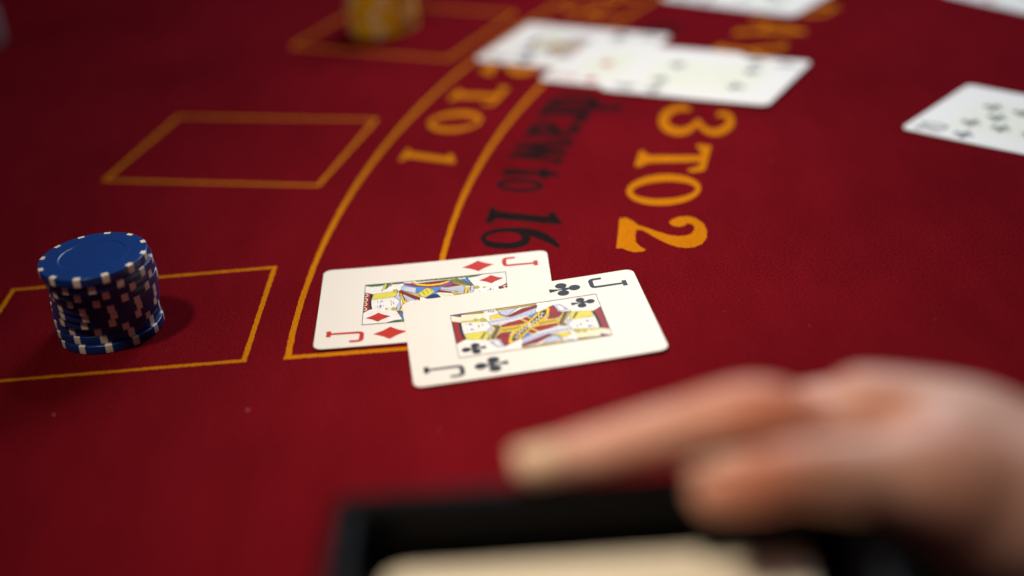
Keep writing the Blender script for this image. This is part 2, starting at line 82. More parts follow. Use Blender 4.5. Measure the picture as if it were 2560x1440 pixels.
GLYPH = {"2":{"poly":[[-14.52,-16.34],[-14.77,-13.63],[-11.86,-11.09],[-7.42,-8.76],[-4.47,-5.16],[-0.43,-0.7],[3.05,3.7],[4.4,7.19],[4.39,10.24],[2.89,12.44],[-0.54,13.72],[-3.61,13.86],[-6.3,12.8],[-6.97,11.26],[-5.03,9.91],[-4.01,7.69],[-5.52,5.04],[-8.78,3.72],[-11.27,5.07],[-13.15,7.31],[-13.84,10.9],[-11.68,14.44],[-6.35,17.44],[-0.05,18.7],[6.98,18.44],[12.26,16.6],[14.91,13.55],[15.27,10.12],[13.97,6.69],[10.46,2.82],[6.15,-0.67],[1.27,-4.21],[-2.58,-6.91],[-3.02,-9.36],[2.27,-9.57],[8.33,-9.29],[11.42,-8.02],[15.61,-5.15],[16.93,-6.64],[17.14,-9.65],[15.44,-12.28],[13.28,-14.5],[13.05,-16.89],[2.61,-16.54]],"c":[60.67,534.91]},"T":{"poly":[[5.77,-17.11],[-9.03,-17.34],[-11.34,-16.03],[-9.04,-14.94],[-6.0,-13.25],[-5.0,-10.87],[-5.41,10.55],[-9.19,10.62],[-13.0,9.21],[-15.81,7.25],[-18.14,7.88],[-16.61,14.11],[-2.94,14.24],[10.98,14.3],[13.19,10.01],[11.8,6.72],[9.63,6.95],[7.42,10.3],[3.87,11.59],[1.42,11.07],[2.48,-9.81],[3.75,-12.34],[6.72,-14.02],[7.47,-15.73]],"c":[77.13,605.53]},"O":{"ring":[[[-0.98,15.63],[1.54,15.63],[4.0,15.24],[6.36,14.49],[8.56,13.4],[10.55,11.99],[12.29,10.29],[13.74,8.36],[14.85,6.23],[15.62,3.95],[16.02,1.58],[16.04,-0.83],[15.69,-3.22],[14.96,-5.53],[13.88,-7.73],[12.46,-9.74],[10.74,-11.52],[8.76,-13.04],[6.56,-14.24],[4.19,-15.1],[1.7,-15.59],[-0.83,-15.69],[-3.35,-15.41],[-5.8,-14.74],[-8.1,-13.69],[-10.21,-12.29],[-12.06,-10.58],[-13.6,-8.59],[-14.8,-6.38],[-15.61,-4.0],[-16.02,-1.52],[-16.03,1.0],[-15.61,3.49],[-14.8,5.88],[-13.62,8.12],[-12.09,10.15],[-10.25,11.91],[-8.17,13.37],[-5.89,14.49],[-3.47,15.25]],[[-0.53,13.43],[0.87,13.38],[2.26,13.0],[3.61,12.32],[4.88,11.34],[6.04,10.1],[7.07,8.62],[7.94,6.94],[8.62,5.1],[9.12,3.15],[9.4,1.12],[9.47,-0.93],[9.33,-2.95],[8.97,-4.9],[8.41,-6.72],[7.65,-8.38],[6.72,-9.84],[5.63,-11.05],[4.42,-11.99],[3.11,-12.63],[1.73,-12.95],[0.32,-12.95],[-1.09,-12.62],[-2.47,-11.97],[-3.77,-11.01],[-4.97,-9.77],[-6.03,-8.28],[-6.93,-6.57],[-7.64,-4.69],[-8.15,-2.68],[-8.43,-0.6],[-8.5,1.5],[-8.33,3.56],[-7.95,5.54],[-7.35,7.39],[-6.56,9.05],[-5.59,10.49],[-4.48,11.67],[-3.24,12.57],[-1.92,13.16]]],"c":[67.88,575.57]},"3":{"strip":[[[-15.17,-5.53],[-15.92,-6.37],[-17.04,-7.61],[-18.12,-9.06],[-18.72,-10.46],[-18.66,-11.7],[-18.19,-12.85],[-17.4,-13.92],[-16.35,-14.89],[-15.05,-15.79],[-13.45,-16.6],[-11.51,-17.28],[-9.18,-17.74],[-6.49,-17.96],[-3.44,-17.95],[0.06,-17.63],[3.93,-16.85],[7.58,-15.65],[10.69,-14.25],[13.33,-12.73],[15.48,-11.12],[17.04,-9.47],[18.13,-7.81],[18.82,-6.18],[19.09,-4.67],[18.88,-3.28],[18.26,-2.01],[17.29,-0.89],[15.99,0.06],[14.21,0.79],[12.11,1.26],[10.1,1.56],[8.31,1.82],[6.42,2.01],[4.62,2.07],[3.59,2.1],[3.62,1.85],[3.2,1.28],[3.9,1.44],[5.68,1.98],[7.64,2.74],[9.38,3.56],[11.21,4.46],[13.13,5.56],[14.8,6.8],[16.1,8.1],[17.16,9.47],[17.91,10.86],[18.22,12.21],[18.01,13.45],[17.36,14.59],[16.33,15.62],[14.95,16.51],[13.19,17.28],[11.02,17.95],[8.42,18.43],[5.26,18.58],[1.69,18.25],[-1.79,17.56],[-5.04,16.6],[-7.99,15.35],[-9.98,13.9],[-11.06,12.53],[-11.61,11.27],[-11.79,10.18],[-11.31,9.26],[-10.3,8.61],[-9.32,8.2],[-8.71,7.93]],[[-11.41,-5.11],[-11.53,-5.88],[-11.72,-6.97],[-11.78,-8.09],[-11.6,-9.02],[-11.23,-9.85],[-10.73,-10.72],[-10.02,-11.52],[-9.04,-12.16],[-7.71,-12.66],[-6.12,-13.06],[-4.45,-13.3],[-2.89,-13.38],[-1.28,-13.34],[0.4,-13.2],[1.7,-13.0],[2.36,-12.83],[3.08,-12.6],[4.3,-12.12],[5.62,-11.48],[6.8,-10.77],[7.93,-9.84],[9.07,-8.63],[9.96,-7.37],[10.45,-6.26],[10.49,-5.27],[10.14,-4.29],[9.5,-3.39],[8.78,-2.66],[7.91,-2.1],[6.68,-1.62],[5.2,-1.18],[3.84,-0.78],[2.62,-0.47],[1.23,-0.23],[-0.25,0.07],[-1.33,0.85],[0.04,2.19],[1.75,2.92],[3.05,3.45],[4.05,3.95],[5.25,4.63],[6.63,5.41],[7.78,6.16],[8.62,6.9],[9.34,7.8],[9.98,8.85],[10.35,9.86],[10.36,10.71],[9.96,11.44],[9.23,12.16],[8.23,12.81],[7.1,13.35],[5.72,13.83],[4.1,14.24],[2.55,14.51],[1.52,14.61],[0.56,14.61],[-0.86,14.47],[-2.26,14.24],[-3.05,14.08],[-3.76,13.71],[-4.64,12.9],[-5.34,11.95],[-5.73,11.23],[-5.74,10.79],[-5.34,10.35],[-4.71,9.94],[-4.24,9.6]]],"c":[93.39,650.46]},"1":{"poly":[[6.19,-14.96],[-9.27,-14.87],[-9.75,-13.34],[-5.55,-11.67],[1.16,10.89],[-2.83,10.81],[-2.91,12.9],[9.01,17.61],[9.11,15.8],[7.9,10.87],[2.17,-10.96],[6.37,-12.34]],"c":[7.45,563.54]},"6":{"strip":[[[7.77,16.9],[6.71,16.42],[5.17,15.72],[3.38,14.86],[1.63,13.92],[-0.08,12.93],[-1.89,11.82],[-3.71,10.57],[-5.35,9.17],[-6.73,7.66],[-7.92,6.05],[-8.92,4.41],[-9.71,2.8],[-10.25,1.24],[-10.55,-0.3],[-10.71,-1.82],[-10.84,-3.32],[-10.98,-4.84],[-11.07,-6.36],[-11.06,-7.85],[-10.87,-9.26],[-10.49,-10.6],[-9.94,-11.89],[-9.25,-13.07],[-8.44,-14.06],[-7.46,-14.88],[-6.28,-15.55],[-4.79,-16.04],[-2.74,-16.21],[-0.41,-15.86],[1.64,-15.2],[3.46,-14.34],[4.97,-13.32],[6.09,-12.17],[6.92,-10.94],[7.54,-9.65],[8.03,-8.37],[8.39,-7.06],[8.62,-5.67],[8.7,-4.27],[8.65,-2.93],[8.48,-1.6],[8.17,-0.26],[7.68,1.0],[6.93,2.1],[5.82,3.04],[4.27,3.8],[2.07,4.28],[-1.0,4.21],[-3.8,3.43],[-5.6,2.41],[-6.88,1.33],[-7.94,0.21],[-8.86,-1.06],[-9.64,-2.47],[-10.27,-3.75],[-10.71,-4.62]],[[9.9,16.32],[9.24,15.72],[8.3,14.88],[7.24,13.91],[6.17,12.91],[5.04,11.86],[3.84,10.74],[2.67,9.59],[1.54,8.4],[0.39,7.1],[-0.82,5.66],[-2.0,4.17],[-3.1,2.71],[-4.14,1.28],[-5.14,-0.16],[-6.01,-1.6],[-6.64,-3.04],[-6.99,-4.49],[-7.12,-5.94],[-7.07,-7.34],[-6.88,-8.64],[-6.55,-9.89],[-6.06,-11.09],[-5.44,-12.14],[-4.73,-12.98],[-3.92,-13.6],[-3.05,-14.04],[-2.31,-14.24],[-2.06,-14.24],[-1.87,-14.14],[-1.19,-13.82],[-0.39,-13.31],[0.29,-12.73],[0.88,-11.98],[1.44,-10.99],[1.92,-9.85],[2.33,-8.67],[2.7,-7.44],[3.01,-6.14],[3.18,-4.85],[3.13,-3.65],[2.85,-2.46],[2.39,-1.29],[1.76,-0.3],[1.06,0.37],[0.25,0.7],[-0.54,0.82],[-0.88,0.77],[-0.34,0.8],[-0.13,0.94],[-1.07,0.78],[-2.42,0.31],[-3.66,-0.32],[-4.71,-1.27],[-5.68,-2.53],[-6.48,-3.77],[-7.06,-4.64]]],"c":[5.18,541.75]},"t":{"poly":[[0.7,-12.59],[-4.22,-12.91],[-5.49,-10.24],[-2.48,2.52],[-5.57,3.53],[-5.28,6.22],[-2.67,7.74],[0.59,12.91],[3.51,13.31],[3.08,8.24],[5.99,8.24],[5.96,5.64],[1.89,3.85],[1.25,-8.88],[2.89,-10.66]],"c":[13.35,607.46]},"o":{"ring":[[[1.1,10.51],[2.21,10.55],[3.26,10.33],[4.24,9.86],[5.11,9.16],[5.85,8.23],[6.46,7.1],[6.9,5.81],[7.19,4.37],[7.3,2.83],[7.23,1.22],[6.99,-0.42],[6.58,-2.05],[6.0,-3.63],[5.29,-5.13],[4.44,-6.5],[3.48,-7.72],[2.44,-8.75],[1.33,-9.57],[0.19,-10.15],[-0.96,-10.48],[-2.08,-10.55],[-3.16,-10.36],[-4.16,-9.9],[-5.05,-9.2],[-5.82,-8.27],[-6.44,-7.13],[-6.91,-5.81],[-7.19,-4.34],[-7.3,-2.76],[-7.22,-1.12],[-6.96,0.55],[-6.53,2.21],[-5.93,3.81],[-5.19,5.31],[-4.32,6.68],[-3.34,7.88],[-2.29,8.89],[-1.18,9.67],[-0.04,10.22]],[[1.09,7.95],[1.59,7.93],[2.05,7.72],[2.47,7.32],[2.84,6.75],[3.14,6.01],[3.38,5.13],[3.54,4.13],[3.62,3.02],[3.63,1.85],[3.55,0.63],[3.39,-0.6],[3.16,-1.82],[2.85,-2.99],[2.49,-4.09],[2.07,-5.08],[1.6,-5.95],[1.11,-6.67],[0.59,-7.23],[0.07,-7.6],[-0.45,-7.79],[-0.95,-7.78],[-1.42,-7.57],[-1.84,-7.18],[-2.21,-6.6],[-2.52,-5.86],[-2.76,-4.97],[-2.93,-3.95],[-3.01,-2.84],[-3.01,-1.65],[-2.93,-0.42],[-2.76,0.82],[-2.52,2.05],[-2.21,3.22],[-1.84,4.32],[-1.42,5.3],[-0.95,6.16],[-0.46,6.87],[0.06,7.42],[0.58,7.78]]],"c":[7.98,595.72]},"w":{"strip":[[[-15.06,6.39],[-13.38,-1.35],[-9.02,-10.26],[-1.07,-0.74],[-0.93,5.75],[-2.63,-1.1],[0.78,-10.61],[8.93,-0.64],[11.56,7.51]],[[-8.55,8.06],[-5.46,0.81],[-3.34,-6.52],[-6.02,-1.56],[-0.98,7.87],[5.09,0.96],[6.2,-7.1],[4.45,-1.37],[6.77,6.74]]],"c":[20.32,632.43]},"a":{"strip":[[[-2.54,5.31],[-1.64,5.96],[-0.52,6.8],[0.23,7.3],[-0.34,7.1],[-0.71,6.96],[-0.15,6.91],[0.48,6.71],[1.06,6.26],[1.49,5.22],[1.71,3.63],[1.83,1.79],[1.99,0.02],[2.36,-1.64],[2.77,-3.25],[3.01,-4.65],[2.91,-5.61],[2.67,-6.03],[2.51,-6.19],[2.29,-6.32],[2.05,-6.44],[1.48,-6.56],[0.43,-6.64],[-0.58,-6.61],[-1.3,-6.46],[-2.06,-5.97],[-2.81,-5.1],[-3.23,-4.13],[-3.22,-3.37],[-2.77,-2.81],[-1.81,-2.12],[-0.59,-1.44],[0.24,-1.05],[0.82,-0.88],[2.07,-0.68],[3.62,-0.5],[4.84,-0.34]],[[-8.36,5.78],[-7.48,6.4],[-6.05,7.42],[-3.91,8.72],[-0.54,10.0],[2.67,10.5],[5.17,10.5],[7.35,10.05],[8.91,9.12],[9.73,7.69],[10.12,5.94],[10.32,4.1],[10.51,2.43],[10.83,0.85],[11.17,-0.81],[11.3,-2.46],[10.93,-4.1],[9.6,-5.77],[7.35,-7.33],[4.7,-8.56],[1.98,-9.44],[-0.77,-10.01],[-3.47,-10.28],[-6.02,-10.22],[-8.04,-9.69],[-9.21,-8.69],[-9.83,-7.39],[-10.0,-5.95],[-9.58,-4.47],[-8.24,-2.92],[-6.27,-1.48],[-4.07,-0.22],[-1.57,0.91],[1.31,1.76],[3.84,2.2],[5.7,2.42],[6.85,2.56]]],"c":[27.21,660.17]},"r":{"strip":[[[-1.66,-8.36],[-1.28,-7.07],[-0.73,-5.23],[-0.08,-3.22],[0.63,-1.37],[1.43,0.39],[2.34,2.2],[3.27,3.83],[4.09,5.04],[4.74,5.78],[5.17,6.18],[4.98,6.15],[2.57,5.55],[1.29,5.58],[1.68,5.27],[2.21,4.72],[2.63,4.31]],[[-9.54,-10.33],[-9.38,-9.09],[-9.15,-7.29],[-8.81,-5.25],[-8.29,-3.29],[-7.59,-1.4],[-6.72,0.54],[-5.72,2.4],[-4.55,4.07],[-3.05,5.57],[-1.16,6.94],[1.29,8.22],[5.63,9.45],[8.51,9.17],[9.56,8.49],[10.21,7.86],[10.62,7.48]]],"c":[35.13,674.03]},"d":{"strip":[[[1.63,15.11],[1.04,13.91],[0.22,12.2],[-0.74,10.31],[-1.73,8.56],[-2.86,6.94],[-4.24,5.15],[-5.71,3.16],[-6.92,1.05],[-7.69,-1.03],[-8.17,-3.03],[-8.49,-5.01],[-8.8,-6.95],[-9.31,-9.2],[-9.91,-11.72],[-10.25,-14.03],[-9.73,-15.82],[-5.54,-16.25],[-0.46,-14.64],[2.96,-12.85],[5.48,-10.99],[6.88,-9.25],[7.6,-7.58],[7.91,-5.97],[7.87,-4.46],[7.37,-3.07],[6.49,-1.77],[5.44,-0.64],[4.39,0.27],[3.17,0.92],[1.81,1.3],[0.69,1.49],[-0.01,1.61]],[[9.35,16.75],[9.18,15.65],[8.94,14.05],[8.52,12.17],[7.81,10.23],[6.63,8.3],[5.2,6.42],[3.86,4.66],[2.84,2.98],[2.16,1.25],[1.66,-0.58],[1.25,-2.49],[0.83,-4.49],[0.22,-6.8],[-0.46,-9.25],[-0.84,-11.26],[-0.82,-12.07],[-2.43,-11.92],[-3.56,-12.17],[-2.84,-11.76],[-2.21,-11.35],[-1.58,-10.68],[-0.79,-9.47],[-0.22,-8.12],[-0.03,-6.93],[-0.36,-5.85],[-1.16,-4.75],[-2.17,-3.74],[-3.05,-2.95],[-3.76,-2.45],[-4.47,-2.13],[-5.23,-1.89],[-5.85,-1.68]]],"c":[45.96,684.49]}}
HAND = {"index":[[0.4,265.1,78.5,4.2],[8.7,266.4,78.9,5.0],[19.2,267.8,79.5,5.9],[33.3,269.6,80.8,6.6],[49.6,271.1,81.5,7.8],[63.6,273.4,74.9,7.4],[75.5,278.4,73.8,10.6]],"thumb":[[35.9,241.1,84.4,5.4],[43.1,241.3,84.7,6.3],[53.1,243.4,84.5,7.1],[68.3,246.5,79.5,8.8]],"middle":[[81.9,293.2,63.3,9.8],[61.5,294.9,62.2,8.2],[49.2,285.4,56.8,7.2],[51.2,276.9,53.4,6.2]],"ring":[[87.9,305.6,52.4,9.2],[68.0,307.0,50.7,7.8],[56.2,297.9,46.2,6.8],[58.4,289.7,43.5,6.0]],"pinky":[[95.0,316.0,41.9,8.2],[78.0,315.6,41.2,6.6],[67.2,308.2,37.8,6.0],[68.5,300.4,35.8,5.2]],"meta1":[[75.5,278.4,73.8,10.6],[95.8,275.2,67.5,13],[109.2,271.3,59.9,14.5],[139.6,257.9,47.1,17]],"meta2":[[81.9,293.2,63.3,9.8],[102.7,289.2,55.5,12.5],[117.3,281.3,49.0,14.5],[143.9,263.9,41.4,17]],"meta3":[[87.9,305.6,52.4,9.2],[108.5,299.8,45.5,12],[124.2,288.0,40.0,14],[148.2,270.0,35.7,16]],"meta4":[[95.0,316.0,41.9,8.2],[113.9,308.7,36.5,11],[130.6,293.4,33.0,13.5],[151.7,274.5,31.3,15]],"thenar":[[68.3,246.5,79.5,8.8],[81.6,249.5,74.4,13.2],[95.7,252.9,63.6,17],[132.3,251.2,47.2,18]],"wrist":[[140.5,259.4,45.8,18],[164.7,244.9,39.4,20],[198.8,217.0,33.4,27]],"wrist2":[[150.8,272.9,32.7,15],[174.0,258.3,26.2,18],[210.8,229.8,19.0,25]]}

ARC = Vector((606.7, 459.0))          # centre of the printed arcs, on the dealer's side

# ------------------------------------------------------------------ helpers
def nodes_mat(name):
    mt = bpy.data.materials.new(name); mt.use_nodes = True
    nt = mt.node_tree; b = nt.nodes['Principled BSDF']
    return mt, nt, b

def mat(name, col, rough=0.5, spec=0.5, var=0.06, scale=900, bump=0.0, coat=0.0, bdist=0.0001, detail=3.0):
    mt, nt, b = nodes_mat(name)
    tc = nt.nodes.new('ShaderNodeTexCoord')
    no = nt.nodes.new('ShaderNodeTexNoise'); no.inputs['Scale'].default_value = scale; no.inputs['Detail'].default_value = detail
    nt.links.new(tc.outputs['Object'], no.inputs['Vector'])
    mr = nt.nodes.new('ShaderNodeMapRange')
    mr.inputs['From Min'].default_value = 0.25; mr.inputs['From Max'].default_value = 0.75
    mr.inputs['To Min'].default_value = 1 - var; mr.inputs['To Max'].default_value = 1 + var
    nt.links.new(no.outputs['Fac'], mr.inputs['Value'])
    mx = nt.nodes.new('ShaderNodeMix'); mx.data_type = 'RGBA'; mx.blend_type = 'MULTIPLY'; mx.inputs['Factor'].default_value = 1
    mx.inputs[6].default_value = (*col, 1)
    nt.links.new(mr.outputs['Result'], mx.inputs[7])
    nt.links.new(mx.outputs[2], b.inputs['Base Color'])
    b.inputs['Roughness'].default_value = rough
    b.inputs['Specular IOR Level'].default_value = spec
    b.inputs['Coat Weight'].default_value = coat
    b.inputs['Coat Roughness'].default_value = 0.25
    if bump:
        bp = nt.nodes.new('ShaderNodeBump'); bp.inputs['Strength'].default_value = bump; bp.inputs['Distance'].default_value = bdist
        nt.links.new(no.outputs['Fac'], bp.inputs['Height']); nt.links.new(bp.outputs['Normal'], b.inputs['Normal'])
    return mt

def obj(name, bm, material, parent=None, loc=None, rot=None, smooth=False, mesh=None):
    if mesh is None:
        mesh = bpy.data.meshes.new(name); bm.normal_update(); bm.to_mesh(mesh); bm.free()
        mesh.materials.append(material)
        if smooth:
            for p in mesh.polygons: p.use_smooth = True
    o = bpy.data.objects.new(name, mesh); COL.objects.link(o)
    if parent is not None: o.parent = parent
    if loc is not None: o.location = loc
    if rot is not None: o.rotation_euler = rot
    return o

def empty(name, loc, rz=0.0):
    o = bpy.data.objects.new(name, None); COL.objects.link(o)
    o.empty_display_size = 0.01; o.location = loc; o.rotation_euler = (0, 0, rz)
    return o

def tag(o, label, cat, group=None):
    o['label'] = label; o['category'] = cat
    if group: o['group'] = group
    return o

def copy_tree(o, parent=None):
    c = o.copy(); COL.objects.link(c); c.parent = parent
    for ch in list(o.children): copy_tree(ch, c)
    return c

def poly(bm, pts, z):
    vs = [bm.verts.new((p[0] * MM, p[1] * MM, z * MM)) for p in pts]
    f = bm.faces.new(vs); f.normal_update()
    if f.normal.z < 0: f.normal_flip()
    return f

def strip(bm, L, R, z, closed=False, dz=0.0005):
    a = [bm.verts.new((p[0] * MM, p[1] * MM, (z + (0 if closed else dz * i)) * MM)) for i, p in enumerate(L)]
    b = [bm.verts.new((p[0] * MM, p[1] * MM, (z + (0 if closed else dz * i)) * MM)) for i, p in enumerate(R)]
    n = len(a)
    for i in range(n if closed else n - 1):
        j = (i + 1) % n
        f = bm.faces.new((a[i], b[i], b[j], a[j])); f.normal_update()
        if f.normal.z < 0: f.normal_flip()

def pline(pts, w, jit=0.0, step=1.2, closed=False):
    """Left and right edge of a band of width w along a polyline, with a fuzzy edge."""
    P = [Vector(p) for p in pts]
    if closed: P.append(P[0])
    D = []
    for i in range(len(P) - 1):
        n = max(1, int((P[i + 1] - P[i]).length / step))
        for k in range(n): D.append((P[i].lerp(P[i + 1], k / n), i))
    D.append((P[-1], len(P) - 2))
    L, R = [], []
    for i, (p, s) in enumerate(D):
        a = D[max(i - 1, 0)][0]; b = D[min(i + 1, len(D) - 1)][0]
        if closed and i in (0, len(D) - 1):
            a = D[-2][0]; b = D[1][0]
        t = (b - a).normalized(); nrm = Vector((-t.y, t.x))
        # mitre at corners
        d1 = (p - a); d2 = (b - p); k = 1.0
        if d1.length > 1e-6 and d2.length > 1e-6:
            c = max(0.35, math.cos(d1.angle(d2) / 2)); k = 1 / c
        L.append(p + nrm * (w / 2 * k + rnd.uniform(-jit, jit)))
        R.append(p - nrm * (w / 2 * k + rnd.uniform(-jit, jit)))
    return L, R

def box(bm, x0, x1, y0, y1, z0, z1, bevel=0.0):
    g = bmesh.ops.create_cube(bm, size=1)
    vs = g['verts']
    bmesh.ops.scale(bm, verts=vs, vec=((x1 - x0) * MM, (y1 - y0) * MM, (z1 - z0) * MM))
    bmesh.ops.translate(bm, verts=vs, vec=((x0 + x1) / 2 * MM, (y0 + y1) / 2 * MM, (z0 + z1) / 2 * MM))
    if bevel:
        es = list({e for v in vs for e in v.link_edges})
        bmesh.ops.bevel(bm, geom=es, offset=bevel * MM, segments=3, affect='EDGES', profile=0.5)

# ------------------------------------------------------------------ materials
def felt_mat(name, col, var):
    """Woven, napped felt: fine speckle, soft broad wear, short fibre relief."""
    mt, nt, b = nodes_mat(name)
    tc = nt.nodes.new('ShaderNodeTexCoord')
    fine = nt.nodes.new('ShaderNodeTexNoise'); fine.inputs['Scale'].default_value = 1150; fine.inputs['Detail'].default_value = 4; fine.inputs['Roughness'].default_value = 0.7
    mid = nt.nodes.new('ShaderNodeTexNoise'); mid.inputs['Scale'].default_value = 70; mid.inputs['Detail'].default_value = 3
    broad = nt.nodes.new('ShaderNodeTexNoise'); broad.inputs['Scale'].default_value = 9; broad.inputs['Detail'].default_value = 3
    for n in (fine, broad): nt.links.new(tc.outputs['Object'], n.inputs['Vector'])
    mp = nt.nodes.new('ShaderNodeMapping'); mp.inputs['Scale'].default_value = (1, 0.3, 1); mp.inputs['Rotation'].default_value = (0, 0, 0.5)
    nt.links.new(tc.outputs['Object'], mp.inputs['Vector']); nt.links.new(mp.outputs['Vector'], mid.inputs['Vector'])
    def rng(src, a, bb, lo=0.3, hi=0.7):
        r = nt.nodes.new('ShaderNodeMapRange'); r.inputs['From Min'].default_value = lo; r.inputs['From Max'].default_value = hi
        r.inputs['To Min'].default_value = a; r.inputs['To Max'].default_value = bb
        nt.links.new(src.outputs['Fac'], r.inputs['Value']); return r
    r1 = rng(fine, 1 - var, 1 + var); r2 = rng(mid, 1 - var * .13, 1 + var * .13); r3 = rng(broad, 0.88, 1.12)
    m1 = nt.nodes.new('ShaderNodeMath'); m1.operation = 'MULTIPLY'; nt.links.new(r1.outputs[0], m1.inputs[0]); nt.links.new(r2.outputs[0], m1.inputs[1])
    m2 = nt.nodes.new('ShaderNodeMath'); m2.operation = 'MULTIPLY'; nt.links.new(m1.outputs[0], m2.inputs[0]); nt.links.new(r3.outputs[0], m2.inputs[1])
    mx = nt.nodes.new('ShaderNodeMix'); mx.data_type = 'RGBA'; mx.blend_type = 'MULTIPLY'; mx.inputs['Factor'].default_value = 1
    mx.inputs[6].default_value = (*col, 1); nt.links.new(m2.outputs[0], mx.inputs[7])
    nt.links.new(mx.outputs[2], b.inputs['Base Color'])
    b.inputs['Roughness'].default_value = 0.95; b.inputs['Specular IOR Level'].default_value = 0.0
    b.inputs['Sheen Weight'].default_value = 0.0; b.inputs['Sheen Roughness'].default_value = 0.5
    b.inputs['Sheen Tint'].default_value = (0.9, 0.55, 0.6, 1)
    bp = nt.nodes.new('ShaderNodeBump'); bp.inputs['Strength'].default_value = 0.35; bp.inputs['Distance'].default_value = 0.0002
    nt.links.new(fine.outputs['Fac'], bp.inputs['Height']); nt.links.new(bp.outputs['Normal'], b.inputs['Normal'])
    return mt

M_FELT = felt_mat('red_felt', (0.123, 0.0041, 0.0079), 0.55)
M_GOLD = felt_mat('orange_felt_print', (0.45, 0.147, 0.004), 0.36)
M_INKBLACK = felt_mat('black_felt_print', (0.012, 0.008, 0.009), 0.5)
M_CARD = mat('card_stock', (0.685, 0.64, 0.595), 0.42, 0.40, var=0.012, scale=40, bump=0.05, bdist=0.00002)
INK = {
 'white': (0.69, 0.67, 0.66), 'pale': (0.69, 0.64, 0.48), 'lilac': (0.42, 0.45, 0.60), 'blue': (0.07, 0.20, 0.55),
 'navy': (0.012, 0.03, 0.12), 'red': (0.27, 0.014, 0.012), 'darkred': (0.19, 0.012, 0.014), 'yellow': (0.70, 0.46, 0.012),
 'yellow2': (0.62, 0.50, 0.06), 'hair': (0.58, 0.52, 0.07), 'hair2': (0.40, 0.37, 0.05), 'olive': (0.17, 0.17, 0.025),
 'green': (0.035, 0.14, 0.05), 'brown': (0.045, 0.028, 0.012), 'black': (0.015, 0.016, 0.022), 'ink': (0.18, 0.17, 0.40),
 'ink2': (0.04, 0.035, 0.05), 'ink3': (0.22, 0.25, 0.52), 'purple': (0.20, 0.06, 0.22), 'skinred': (0.75, 0.5, 0.45),
 'pipred': (0.42, 0.022, 0.012), 'pipblack': (0.016, 0.019, 0.026), 'tint': (0.66, 0.635, 0.51)}
M_INK = {k: mat('ink_' + k, v, 0.42, 0.40 if k == 'tint' else 0.16, var=0.08, scale=500) for k, v in INK.items()}
M_BLUE = mat('blue_clay_chip', (0.004, 0.034, 0.185), 0.30, 0.4, var=0.10, scale=700, bump=0.10, bdist=0.00003)
M_SPOT = mat('ivory_edge_spot', (0.74, 0.67, 0.58), 0.4, 0.45, var=0.06, scale=600, bump=0.08, bdist=0.00003)
M_YELLOW = mat('yellow_clay_chip', (0.85, 0.47, 0.010), 0.35, 0.5, var=0.08, scale=700)
M_GREY = mat('pale_grey_clay_chip', (0.15, 0.12, 0.14), 0.4, 0.5, var=0.08, scale=700)
M_SHOE = mat('black_shoe_plastic', (0.0022, 0.0022, 0.003), 0.42, 0.08, var=0.15, scale=300, bump=0.05, bdist=0.00005)
M_DECK = mat('cream_deck_card', (0.92, 0.82, 0.66), 0.5, 0.35, var=0.03, scale=60)
M_LINT = mat('pale_lint', (0.5, 0.35, 0.32), 0.9, 0.1)
M_NAIL = mat('fingernail', (0.92, 0.63, 0.44), 0.2, 0.5, var=0.05, scale=300, coat=0.4)

def skin_mat():
    mt, nt, b = nodes_mat('skin')
    tc = nt.nodes.new('ShaderNodeTexCoord')
    n1 = nt.nodes.new('ShaderNodeTexNoise'); n1.inputs['Scale'].default_value = 55; n1.inputs['Detail'].default_value = 3
    n2 = nt.nodes.new('ShaderNodeTexNoise'); n2.inputs['Scale'].default_value = 900; n2.inputs['Detail'].default_value = 3
    for n in (n1, n2): nt.links.new(tc.outputs['Object'], n.inputs['Vector'])
    rp = nt.nodes.new('ShaderNodeValToRGB')
    rp.color_ramp.elements[0].position = 0.35; rp.color_ramp.elements[0].color = (0.76, 0.38, 0.285, 1)
    rp.color_ramp.elements[1].position = 0.65; rp.color_ramp.elements[1].color = (0.86, 0.54, 0.44, 1)
    nt.links.new(n1.outputs['Fac'], rp.inputs['Fac'])
    at = nt.nodes.new('ShaderNodeAttribute'); at.attribute_name = 'flush'       # blood near the surface at joints and tips
    fm = nt.nodes.new('ShaderNodeMix'); fm.data_type = 'RGBA'; fm.inputs[7].default_value = (0.74, 0.25, 0.14, 1)
    nt.links.new(at.outputs['Fac'], fm.inputs['Factor']); nt.links.new(rp.outputs['Color'], fm.inputs[6])
    nt.links.new(fm.outputs[2], b.inputs['Base Color'])
    b.inputs['Roughness'].default_value = 0.48; b.inputs['Specular IOR Level'].default_value = 0.45
    b.inputs['Subsurface Weight'].default_value = 0.35; b.inputs['Subsurface Radius'].default_value = (1.0, 0.35, 0.2); b.inputs['Subsurface Scale'].default_value = 0.004
    bp = nt.nodes.new('ShaderNodeBump'); bp.inputs['Strength'].default_value = 0.25; bp.inputs['Distance'].default_value = 0.0002
    nt.links.new(n2.outputs['Fac'], bp.inputs['Height']); nt.links.new(bp.outputs['Normal'], b.inputs['Normal'])
    return mt
M_SKIN = skin_mat()

# ------------------------------------------------------------------ table top with its print
bm = bmesh.new()
box(bm, -1100, 1100, -250, 1700, -30, 0)
table = obj('table_felt', bm, M_FELT)
table['kind'] = 'structure'
PZ = 0.02                                      # the print lies on the nap

def felt_part(name, build, material, label=None):
    b = bmesh.new(); build(b)
    o = obj(name, b, material, table)
    if label: o['label'] = label
    return o

